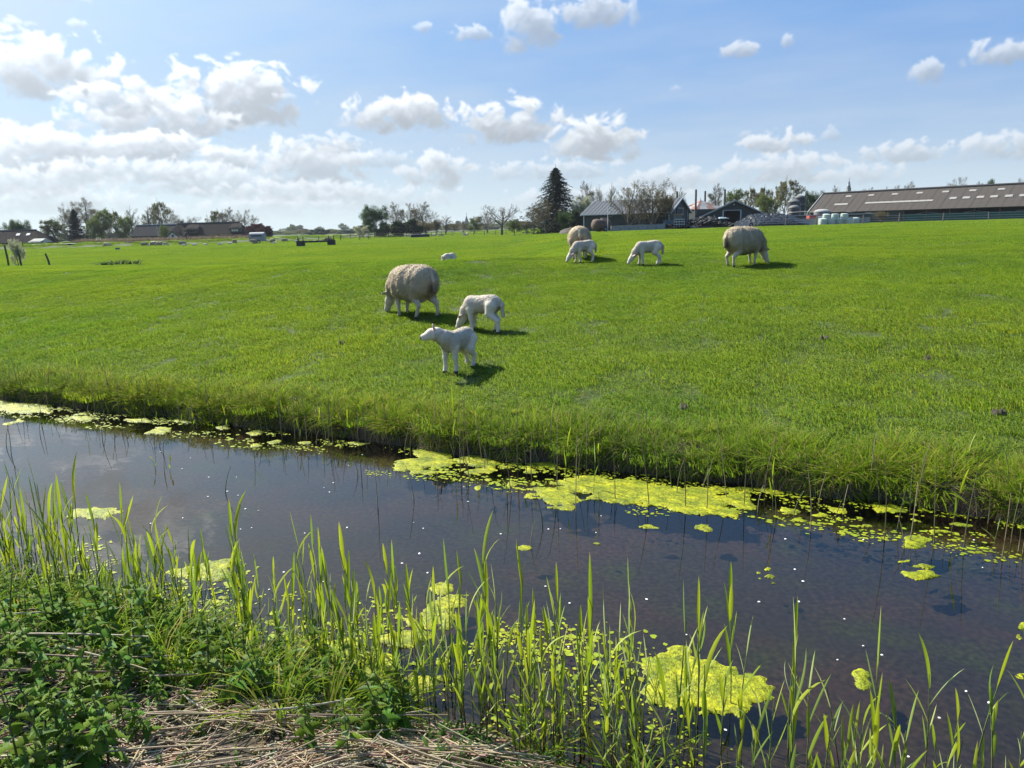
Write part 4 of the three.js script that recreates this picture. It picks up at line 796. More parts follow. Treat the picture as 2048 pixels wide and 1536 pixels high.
// legs: offsets shift the feet along x for a walking stance
function eweLegs(f1, f2, h1, h2) {
  const F = (z, o) => [[0.27, 0.38, z * 1.05, 0.075], [0.275 + o * 0.45, 0.22, z, 0.034], [0.27 + o * 0.85, 0.075, z, 0.023], [0.285 + o, 0.015, z, 0.030]];
  const B = (z, o) => [[-0.30, 0.46, z * 0.85, 0.13], [-0.24 + o * 0.3, 0.32, z, 0.075], [-0.385 + o * 0.6, 0.205, z, 0.034], [-0.37 + o * 0.95, 0.075, z, 0.024], [-0.35 + o, 0.015, z, 0.031]];
  return [F(0.125, f1), F(-0.125, f2), B(0.145, h1), B(-0.145, h2)];
}
function lambLegs(f1, f2, h1, h2, sp = 1) {
  const F = (z, o) => [[0.145, 0.28, z, 0.048], [0.15 + o * 0.4, 0.16, z, 0.026], [0.145 + o * 0.85, 0.055, z, 0.019], [0.16 + o, 0.012, z, 0.024]];
  const B = (z, o) => [[-0.155, 0.33, z * 0.85, 0.072], [-0.11 + o * 0.3, 0.235, z, 0.05], [-0.205 + o * 0.6, 0.15, z, 0.028], [-0.195 + o * 0.95, 0.055, z, 0.020], [-0.18 + o, 0.012, z, 0.025]];
  return [F(0.062 * sp, f1), F(-0.062 * sp, f2), B(0.07 * sp, h1), B(-0.07 * sp, h2)];
}
const EWE_TRUNK = [[0.24, 0.535, 0, 0.235, 0.24, 0.235], [0.0, 0.53, 0, 0.29, 0.265, 0.285], [-0.26, 0.56, 0, 0.27, 0.24, 0.25], [-0.02, 0.45, 0, 0.36, 0.20, 0.25]];
function grazeEwe(seed, legs, low = 0, N = 92) {
  return animal({
    seed, N, trunk: EWE_TRUNK, neck: [[0.36, 0.55, 0, 0.17], [0.50, 0.46, 0, 0.145], [0.59, 0.36 - low * 0.5, 0, 0.105]],
    head: [[[0.60, 0.33 - low, 0], [0.655, 0.24 - low, 0], 0.085, 0.078], [[0.655, 0.25 - low, 0], [0.735, 0.125 - low, 0], 0.064, 0.045], [[0.70, 0.15 - low, 0], [0.74, 0.105 - low, 0], 0.048, 0.042]],
    ears: [[[0.60, 0.36 - low, 0.06], [0.59, 0.385 - low, 0.205], 0.038, 0.013, [0.6, 0.8, 0]], [[0.60, 0.36 - low, -0.06], [0.59, 0.385 - low, -0.205], 0.038, 0.013, [0.6, 0.8, 0]]],
    legs, tail: [[-0.47, 0.66, 0, 0.045], [-0.535, 0.56, 0, 0.038], [-0.545, 0.42, 0, 0.028]], extra: [[-0.20, 0.30, 0, 0.10, 0.075, 0.09]],
    box: [-0.68, 0.88, -0.05 - low * 0.2, 0.86, -0.36, 0.36], wool: { amp: 0.008, freq: 17, fold: 0.035, locks: 22000, len: 0.026, w: 0.0046 }, bare: 0.2, woolLeg: 0.29, color: eweColor(seed),
    eyes: [[0.675, 0.245 - low, 0.062, 0.012], [0.675, 0.245 - low, -0.062, 0.012]],
  });
}
const LAMB_TRUNK = [[0.12, 0.335, 0, 0.13, 0.10, 0.078], [0.0, 0.34, 0, 0.16, 0.102, 0.089], [-0.13, 0.36, 0, 0.13, 0.107, 0.087]];
function grazeLamb(seed, legs, N = 80, side = 0) {
  const s = side, hx = 0.30;
  return animal({
    seed, N, kT: 0.06, trunk: LAMB_TRUNK, neck: [[0.16, 0.345, 0, 0.092], [0.25, 0.255, s * 0.02, 0.072], [0.30, 0.17, s * 0.05, 0.055]],
    head: [[[hx + 0.01, 0.155, s * 0.055], [hx + 0.04, 0.11, s * 0.06], 0.05, 0.047], [[hx + 0.04, 0.115, s * 0.06], [hx + 0.085, 0.045, s * 0.07], 0.040, 0.029]],
    ears: [[[hx, 0.175, 0.035 + s * 0.055], [hx - 0.005, 0.195, 0.125 + s * 0.055], 0.026, 0.008, [0.6, 0.8, 0]], [[hx, 0.175, -0.035 + s * 0.055], [hx - 0.005, 0.195, -0.125 + s * 0.055], 0.026, 0.008, [0.6, 0.8, 0]]],
    legs, tail: [[-0.235, 0.40, 0, 0.022], [-0.275, 0.34, 0, 0.024], [-0.285, 0.20, 0.005, 0.018]],
    box: [-0.36, 0.45, -0.02, 0.50, -0.20, 0.20], wool: { amp: 0.0045, freq: 30, fold: 0.012, locks: 16000, len: 0.013, w: 0.0027 }, bare: 0.2, color: lambColor(null),
    eyes: [[hx + 0.058, 0.115, 0.040 + s * 0.06, 0.008], [hx + 0.058, 0.115, -0.040 + s * 0.06, 0.008]],
  });
}
const turnOf = (fx, fz) => Math.atan2(-fz, fx);
{
  const ewe1 = grazeEwe(3, eweLegs(0.10, -0.04, -0.06, 0.12), 0.02);
  addAnimal('ewe', ewe1, -1.47, -11.55, turnOf(-0.76, -0.65), 0.99, 'large woolly ewe grazing behind the two nearest lambs', 'sheep', 'ewes grazing in the pasture', 0, 0.86);
  const ewe3 = grazeEwe(11, eweLegs(-0.05, 0.06, -0.05, 0.03), 0.05);
  addAnimal('ewe', ewe3, 4.66, -15.15, turnOf(0.94, -0.34), 0.965, 'woolly ewe grazing alone and facing away from the lambs towards the right', 'sheep', 'ewes grazing in the pasture', 0, 0.82);
  const ewe2 = addAnimal('ewe', ewe1, 1.56, -16.85, turnOf(0.05, -1), 0.88, 'ewe seen from behind with a lamb grazing at its heels', 'sheep', 'ewes grazing in the pasture');
  // the lamb that stands and looks: head up, turned to its right-hand side
  const hz = 0.075, lambA = animal({
    seed: 21, N: 96, kT: 0.06, trunk: LAMB_TRUNK, neck: [[0.15, 0.345, 0, 0.098], [0.225, 0.39, 0.015, 0.082], [0.285, 0.425, hz * 0.8, 0.064]],
    head: [[[0.285, 0.455, hz * 0.8], [0.325, 0.445, hz + 0.03], 0.056, 0.054], [[0.33, 0.438, hz + 0.035], [0.375, 0.405, hz + 0.115], 0.046, 0.030], [[0.325, 0.42, hz + 0.03], [0.355, 0.40, hz + 0.08], 0.04, 0.032]],
    ears: [[[0.285, 0.475, hz + 0.030], [0.205, 0.462, hz + 0.085], 0.030, 0.011, [0.3, 0.9, 0.3]], [[0.325, 0.475, hz - 0.015], [0.375, 0.555, hz - 0.035], 0.030, 0.011, [0.7, 0.2, 0.7]]],
    legs: lambLegs(0.02, -0.02, -0.05, 0.03, 1.0), tail: [[-0.235, 0.40, 0, 0.022], [-0.275, 0.34, 0, 0.024], [-0.285, 0.20, 0.005, 0.018]],
    box: [-0.36, 0.45, -0.02, 0.60, -0.20, 0.28], wool: { amp: 0.0045, freq: 30, fold: 0.012, locks: 20000, len: 0.013, w: 0.0026 }, bare: 0.2, color: lambColor([0.385, 0.402, hz + 0.14, 0.034]),
    eyes: [[0.366, 0.450, hz + 0.050, 0.013], [0.298, 0.448, hz + 0.084, 0.013]],
  });
  addAnimal('lamb', lambA, -0.60, -8.50, turnOf(-0.55, 0.83), 1.04, 'white lamb standing with raised head nearest the ditch', 'lamb', 'lambs in the pasture');
  const lambB = grazeLamb(31, lambLegs(0.05, -0.02, 0.06, -0.07, 1.05));
  addAnimal('lamb', lambB, -0.37, -10.28, turnOf(-0.86, -0.5), 1.10, 'white lamb grazing right behind the standing lamb', 'lamb', 'lambs in the pasture');
  const lambC = grazeLamb(41, lambLegs(0.02, -0.03, -0.06, 0.03, 0.95), 72, 0.6);
  addAnimal('lamb', lambC, 1.60, -16.2, turnOf(-0.92, 0.38), 1.0, 'lamb grazing at the heels of the ewe seen from behind', 'lamb', 'lambs in the pasture');
  addAnimal('lamb', lambC, 2.86, -15.60, turnOf(-0.99, 0.10), 1.06, 'lamb grazing alone between the two far ewes', 'lamb', 'lambs in the pasture');
  // a lamb lying behind the crown of the field
  const lying = animal({
    seed: 51, N: 64, kT: 0.06, trunk: [[0.11, 0.13, 0, 0.14, 0.11, 0.10], [-0.10, 0.135, 0, 0.17, 0.12, 0.115]], neck: [[0.17, 0.15, 0, 0.085], [0.20, 0.13, 0.08, 0.06], [0.17, 0.11, 0.13, 0.05]],
    head: [[[0.18, 0.12, 0.12], [0.12, 0.09, 0.17], 0.05, 0.035]], ears: [[[0.19, 0.15, 0.12], [0.22, 0.18, 0.18], 0.026, 0.009, [0, 1, 0.4]]],
    legs: [[[0.15, 0.06, 0.08, 0.045], [0.27, 0.03, 0.09, 0.026], [0.33, 0.02, 0.07, 0.022]], [[0.15, 0.06, -0.08, 0.045], [0.26, 0.03, -0.09, 0.026], [0.32, 0.02, -0.07, 0.022]], [[-0.14, 0.08, 0.09, 0.07], [-0.02, 0.03, 0.12, 0.03], [0.03, 0.02, 0.13, 0.022]], [[-0.14, 0.08, -0.09, 0.07], [-0.02, 0.03, -0.12, 0.03], [0.03, 0.02, -0.13, 0.022]]],
    tail: [[-0.26, 0.16, 0, 0.024], [-0.31, 0.08, 0, 0.02]], box: [-0.38, 0.40, -0.02, 0.32, -0.24, 0.26], wool: { amp: 0.004, freq: 30, locks: 5000, len: 0.012, w: 0.003 }, bare: 0.03, color: lambColor(null), eyes: [[0.145, 0.115, 0.185, 0.008]],
  });
  addAnimal('lamb', lying, -1.36, -17.6, turnOf(-0.6, 0.8), 0.72, 'lamb lying asleep in the grass behind the large ewe', 'lamb', 'lambs in the pasture', 0.02);
  // the flock far off on the low field: copies of these animals
  const E = [[-84.0, -160.3, 2.6], [-70.6, -149, 0.4], [-69.0, -149.4, 2.9], [-67.2, -148, 3.4], [-62.4, -147, 0.1], [-53.6, -150.5, 1.5], [-46.6, -160, 0.3], [-48.4, -146, 0.6], [-45.1, -147, 2.5], [-44.3, -162, 1.9], [-36.8, -157, 0.5]];
  E.forEach(([x, z, a], k) => addAnimal('ewe', k % 2 ? ewe1 : ewe3, x, z, a, 1.05 + 0.06 * (k % 3), ['far ewe standing alone below the dike near the blue tub', 'far ewe first of the bunch below the grey barn', 'far ewe second of the bunch below the grey barn', 'far ewe third of the bunch with a lamb beside it', 'far round ewe with lambs lying beside it', 'far ewe alone below the cyclist', 'far ewe up against the dike below the thatched farmhouse', 'far ewe of the pair below the thatched farmhouse', 'second far ewe of the pair below the thatched farmhouse', 'far ewe on the dike slope above the pair', 'far ewe beside the livestock trailer'][k], 'sheep', 'flock of ewes far off below the dike'));
  const Lm = [[-83.2, -160, 0.5, 0], [-66.0, -148, 0.3, 0], [-60.6, -143.5, 2.9, 1], [-58.4, -143, 0.2, 1], [-56.8, -144, 2.8, 1], [-53.6, -143, 0.4, 1], [-54.0, -149, 0.1, 1], [-43.6, -158, 0.4, 1], [-38.3, -152, 2.8, 1], [-37.6, -154, 0.3, 1], [-44.0, -145, 0.2, 1], [-50.4, -151.5, 2.7, 1]];
  const ORD = ['first', 'second', 'third', 'fourth', 'fifth', 'sixth', 'seventh', 'eighth', 'ninth', 'tenth'], LmS = Lm.map((_, k) => k).filter((k) => Lm[k][3]).sort((a, b) => Lm[a][0] / -Lm[a][1] - Lm[b][0] / -Lm[b][1]);
  Lm.forEach(([x, z, a, l], k) => addAnimal('lamb', l ? lying : lambC, x, z, a, 1.5, l ? ORD[LmS.indexOf(k)] + ' lying lamb from the left in the far flock below the dike' : ['far lamb beside the ewe near the blue tub', 'far lamb beside the third ewe of the bunch'][k] ?? '', 'lamb', 'flock of lambs far off below the dike'));
  // small group beyond, in front of the post-and-rail fence
  [[-24.6, -186, 0.5], [-23.2, -185, 2.9], [-20.0, -180, 0.2], [-17.4, -181, 2.6], [-15.6, -178, 0.4], [-10.2, -178, 0.9], [-9.4, -177, 2.2], [-34.4, -188, 1.2]].forEach(([x, z, a], k) => addAnimal('lamb', k % 2 ? lambC : lambB, x, z, a, 1.7, ORD[[1, 2, 3, 4, 5, 6, 7, 0][k]] + ' tiny lamb from the left before the far rail fence', 'lamb', 'lambs before the far fence'));
}

// ---------------------------------------------------------------- trees
const matBark = new THREE.MeshStandardMaterial({ vertexColors: true, roughness: 0.95 }), matCrown = leafMat(1, 1, 1, 0.4, 1.0, 0.15);
const DOWN = V(0, -1, 0);
// a tree one metre tall, to be scaled: limbs in one geometry, twigs and leaves in another
function growTree(o) {
  const r = rng(o.seed), wood = new MB(), crown = new MB(), bark = o.bark ?? [0.11, 0.095, 0.075];
  const leaf = (p, size) => {
    const a = V(r() - 0.5, r() - 0.5, r() - 0.5).normalize(), b = a.clone().cross(V(r() - 0.5, r() - 0.5, r() - 0.5)).normalize(), n = a.clone().cross(b); if (n.y < 0) n.negate();
    const c = o.leaves[Math.floor(r() * o.leaves.length)], f = 0.75 + r() * 0.5, cc = [c[0] * f, c[1] * f, c[2] * f], s = size * (0.6 + r() * 0.8), nn = n.clone().add(V(0, 0.4, 0)).normalize();
    const q = [[-1, 0], [0, -0.55], [1, 0], [0, 0.55]].map(([u, v]) => crown.v(p.x + (a.x * u + b.x * v) * s, p.y + (a.y * u + b.y * v) * s, p.z + (a.z * u + b.z * v) * s, nn.x, nn.y, nn.z, 0, 0, cc));
    crown.t(q[0], q[1], q[2]).t(q[0], q[2], q[3]);
  };
  const turnFrom = (d, ang, az) => { const u = Math.abs(d.y) < 0.95 ? V(0, 1, 0) : V(1, 0, 0); const s = d.clone().cross(u).normalize(), w = s.clone().cross(d); return d.clone().multiplyScalar(Math.cos(ang)).addScaledVector(s, Math.sin(ang) * Math.cos(az)).addScaledVector(w, Math.sin(ang) * Math.sin(az)).normalize(); };
  const branch = (p, d, len, rad, lvl) => {
    const n = lvl === 0 ? 5 : 3, pts = [p.clone()], rr = [rad], dirs = [d.clone()]; let q = p.clone(), dd = d.clone();
    for (let k = 0; k < n; k++) { dd.add(V((r() - 0.5), (r() - 0.5), (r() - 0.5)).multiplyScalar(o.wander ?? 0.3)).addScaledVector(V(0, 1, 0), (o.up ?? 0.08) * (lvl ? 1 : 0.3) - (lvl >= 2 ? (o.weep ?? 0) : 0)).normalize(); q = q.clone().addScaledVector(dd, len / n); pts.push(q); rr.push(rad * mix(1, lvl === 0 ? 0.35 : 0.3, (k + 1) / n)); dirs.push(dd.clone()); }
    const last = lvl >= o.levels;
    (last ? crown : wood).tube(pts, rr, lvl === 0 ? 7 : lvl === 1 ? 5 : 3, last ? bark.map((v) => v * 1.15) : bark, false);
    if (last) {
      if (o.n) for (let k = 0; k < o.n; k++) { const f = 1 + r() * (n - 1.001), i = Math.floor(f), pp = pts[i].clone().lerp(pts[i + 1], f - i).add(V(r() - 0.5, r() - 0.5, r() - 0.5).multiplyScalar(o.fluff ?? 0.05)); leaf(pp, o.size); }
      return;
    }
    const kids = o.kids[lvl]; let az = r() * 6.28;
    for (let k = 0; k < kids; k++) {
      const lo = lvl === 0 ? o.clear : 0.22, f = (lo + (1 - lo) * (k + r() * 0.9) / kids) * n, i = Math.min(n - 1, Math.floor(f)), pp = pts[i].clone().lerp(pts[i + 1], f - i); az += 2.4 + (r() - 0.5);
      const fr = f / n, ll = len * (o.ratio[lvl] ?? 0.6) * (lvl === 0 ? (o.shape ? o.shape((fr - o.clear) / (1 - o.clear)) : 1 - 0.45 * fr) : 1 - 0.4 * fr) * (0.75 + r() * 0.5);
      branch(pp, turnFrom(dirs[i], o.angle[lvl] * (0.7 + r() * 0.6), az), ll, Math.max(rr[i] * (o.thin ?? 0.55), 0.0016), lvl + 1);
    }
    if (lvl < o.levels) branch(pts[n], dd, len * 0.35, rr[n], Math.max(lvl + 1, o.levels - 1));
  };
  branch(V(0, -0.01, 0), V(0, 1, 0), o.trunk ?? 0.72, o.rad ?? 0.022, 0);
  return norm1(wood, crown, o);
}
// scale so that the whole is one metre tall and one metre wide
function norm1(wood, crown, o) {
  let top = 0, wide = []; for (const m of [wood, crown]) for (let k = 0; k < m.p.length; k += 3) { top = Math.max(top, m.p[k + 1]); wide.push(Math.abs(m.p[k])); }
  wide.sort((a, b) => a - b); const w = wide[Math.floor(wide.length * 0.985)] * 2;
  for (const m of [wood, crown]) for (let k = 0; k < m.p.length; k += 3) { m.p[k] /= w; m.p[k + 1] /= top; m.p[k + 2] /= w; }
  return { trunk: wood.i.length ? wood.geo() : null, crown: crown.geo() };
}
function growSpruce(seed, cols, droop = 0.5, dense = 1) {
  const r = rng(seed), wood = new MB(), crown = new MB(); wood.tube([V(0, -0.01, 0), V(0, 0.5, 0), V(0, 1.03, 0)], [0.016, 0.010, 0.001], 6, [0.07, 0.055, 0.045], false);
  const H = 34;
  for (let k = 0; k < H; k++) {
    const y = mix(0.05, 0.985, Math.pow(k / H, 0.9)), R = 0.30 * Math.pow(1 - y, 0.98) * (0.7 + 0.6 * r()) + 0.006, nb = Math.round(13 * dense);
    for (let b = 0; b < nb; b++) {
      const a = r() * 6.28, L = R * (0.7 + r() * 0.5), dx = Math.cos(a), dz = Math.sin(a), y0 = y + (r() - 0.5) * 0.03, steps = 6;
      for (let s = 1; s <= steps; s++) {
        const f = s / steps, x = dx * L * f, z = dz * L * f, yy = y0 - droop * L * f * f * 0.7 + L * 0.12 * f; const wdt = 0.030 * (1.25 - f * 0.8) * (0.3 + 0.7 * Math.sqrt(1 - y));
        for (let q = 0; q < 5; q++) { const c = cols[Math.floor(r() * cols.length)], u = (r() - 0.5) * 2, px = x - dz * wdt * u, pz = z + dx * wdt * u, sz = 0.016 * (0.6 + r() * 0.8) * (0.35 + 0.65 * Math.sqrt(1 - y)), py = yy - Math.abs(u) * 0.012 + (r() - 0.5) * 0.012; const t = a + (r() - 0.5) * 1.5 + u * 0.6, ex = Math.cos(t) * sz * 1.7, ez = Math.sin(t) * sz * 1.7, ey = -sz * (0.3 + r()); const n = [dx * 0.4, 0.9, dz * 0.4]; const i0 = crown.v(px - ez * 0.35, py, pz + ex * 0.35, ...n, 0, 0, c), i1 = crown.v(px + ez * 0.35, py, pz - ex * 0.35, ...n, 0, 0, c), i2 = crown.v(px + ex, py + ey, pz + ez, ...n, 0, 0, c); crown.t(i0, i1, i2); }
      }
    }
  }
  return norm1(wood, crown, {});
}
const LEAFY = [[0.045, 0.085, 0.018], [0.06, 0.11, 0.02], [0.035, 0.07, 0.018]], LIGHT = [[0.13, 0.17, 0.035], [0.10, 0.14, 0.03], [0.16, 0.19, 0.05]], BUD = [[0.17, 0.17, 0.06], [0.13, 0.14, 0.05], [0.19, 0.16, 0.08]], BROWN = [[0.16, 0.12, 0.06], [0.14, 0.13, 0.05], [0.12, 0.10, 0.05]];
const TREES = {
  bare: growTree({ seed: 1, levels: 4, kids: [9, 6, 5, 6], ratio: [0.62, 0.6, 0.62, 0.6], angle: [0.75, 0.7, 0.7, 0.7], clear: 0.14, n: 3, size: 0.006, leaves: BROWN, wander: 0.25, up: 0.12 }),
  bare2: growTree({ seed: 2, levels: 4, kids: [9, 6, 5, 6], ratio: [0.7, 0.62, 0.6, 0.6], angle: [0.9, 0.75, 0.7, 0.7], clear: 0.18, n: 4, size: 0.006, leaves: BROWN, wander: 0.32, up: 0.1 }),
  spread: growTree({ seed: 3, levels: 4, kids: [6, 6, 5, 5], ratio: [1.15, 0.65, 0.6, 0.55], angle: [0.95, 0.7, 0.7, 0.8], clear: 0.35, trunk: 0.42, n: 1, size: 0.006, leaves: BROWN, bark: [0.07, 0.06, 0.05], wander: 0.35, up: 0.14, rad: 0.028 }),
  poplar: growTree({ seed: 4, levels: 3, kids: [16, 6, 5], ratio: [0.42, 0.5, 0.6], angle: [0.5, 0.45, 0.5], clear: 0.12, trunk: 0.9, n: 3, size: 0.007, leaves: BUD, wander: 0.15, up: 0.2 }),
  budding: growTree({ seed: 5, levels: 4, kids: [8, 5, 5, 4], ratio: [0.62, 0.6, 0.6, 0.6], angle: [0.75, 0.7, 0.7, 0.7], clear: 0.07, n: 9, size: 0.011, leaves: BUD, shape: (f) => 1.1 - 0.55 * f, wander: 0.28, up: 0.12, fluff: 0.04 }),
  willow: growTree({ seed: 6, levels: 4, kids: [7, 5, 5, 4], ratio: [0.75, 0.6, 0.6, 0.65], angle: [0.7, 0.7, 0.7, 0.7], clear: 0.15, trunk: 0.5, n: 9, size: 0.011, leaves: [[0.12, 0.15, 0.06], [0.16, 0.18, 0.08], [0.10, 0.12, 0.06]], wander: 0.3, up: 0.1, weep: 0.12, fluff: 0.04 }),
  leafy: growTree({ seed: 7, levels: 3, kids: [10, 7, 6], ratio: [0.55, 0.6, 0.6], angle: [0.95, 0.8, 0.8], clear: 0.14, trunk: 0.75, n: 42, size: 0.014, leaves: LEAFY, wander: 0.3, up: 0.08, fluff: 0.14, shape: (f) => 0.75 + 0.5 * Math.sin(Math.PI * clamp(f * 0.9 + 0.1)) }),
  light: growTree({ seed: 8, levels: 3, kids: [10, 7, 5], ratio: [0.52, 0.6, 0.6], angle: [0.85, 0.8, 0.8], clear: 0.10, trunk: 0.78, n: 18, size: 0.015, leaves: LIGHT, wander: 0.3, up: 0.1, fluff: 0.09 }),
  bush: growTree({ seed: 9, levels: 3, kids: [10, 7, 5], ratio: [1.1, 0.6, 0.6], angle: [1.0, 0.8, 0.8], clear: 0.05, trunk: 0.4, n: 30, size: 0.026, leaves: [[0.03, 0.05, 0.018], [0.045, 0.065, 0.02]], wander: 0.3, up: 0.1, fluff: 0.12 }),
  brush: growTree({ seed: 10, levels: 3, kids: [12, 8, 6], ratio: [1.3, 0.6, 0.6], angle: [0.7, 0.6, 0.7], clear: 0.03, trunk: 0.42, n: 9, size: 0.013, leaves: BROWN, wander: 0.25, up: 0.16, fluff: 0.05 }),
  birch: growTree({ seed: 11, levels: 4, kids: [11, 5, 4, 4], ratio: [0.70, 0.55, 0.55, 0.6], angle: [0.55, 0.6, 0.6, 0.7], clear: 0.06, trunk: 0.8, n: 3, size: 0.008, leaves: [[0.17, 0.14, 0.06], [0.14, 0.14, 0.06], [0.12, 0.10, 0.05]], bark: [0.13, 0.11, 0.085], wander: 0.22, up: 0.14, fluff: 0.04 }),
  redbush: growTree({ seed: 12, levels: 3, kids: [9, 7, 5], ratio: [1.0, 0.6, 0.6], angle: [0.95, 0.8, 0.8], clear: 0.08, trunk: 0.45, n: 24, size: 0.024, leaves: [[0.06, 0.022, 0.024], [0.085, 0.03, 0.03]], wander: 0.3, up: 0.1, fluff: 0.11 }),
  blossom: growTree({ seed: 13, levels: 3, kids: [9, 7, 5], ratio: [0.8, 0.6, 0.6], angle: [0.9, 0.8, 0.8], clear: 0.1, trunk: 0.55, n: 16, size: 0.014, leaves: [[0.5, 0.5, 0.36], [0.30, 0.33, 0.16], [0.42, 0.42, 0.28]], wander: 0.3, up: 0.1, fluff: 0.08 }),
  thuja: growSpruce(14, [[0.022, 0.032, 0.02], [0.03, 0.04, 0.022]], 0.0, 1.2),
  spruce: growSpruce(15, [[0.020, 0.034, 0.016], [0.028, 0.045, 0.02], [0.016, 0.026, 0.014]], 0.75, 1.15),
};
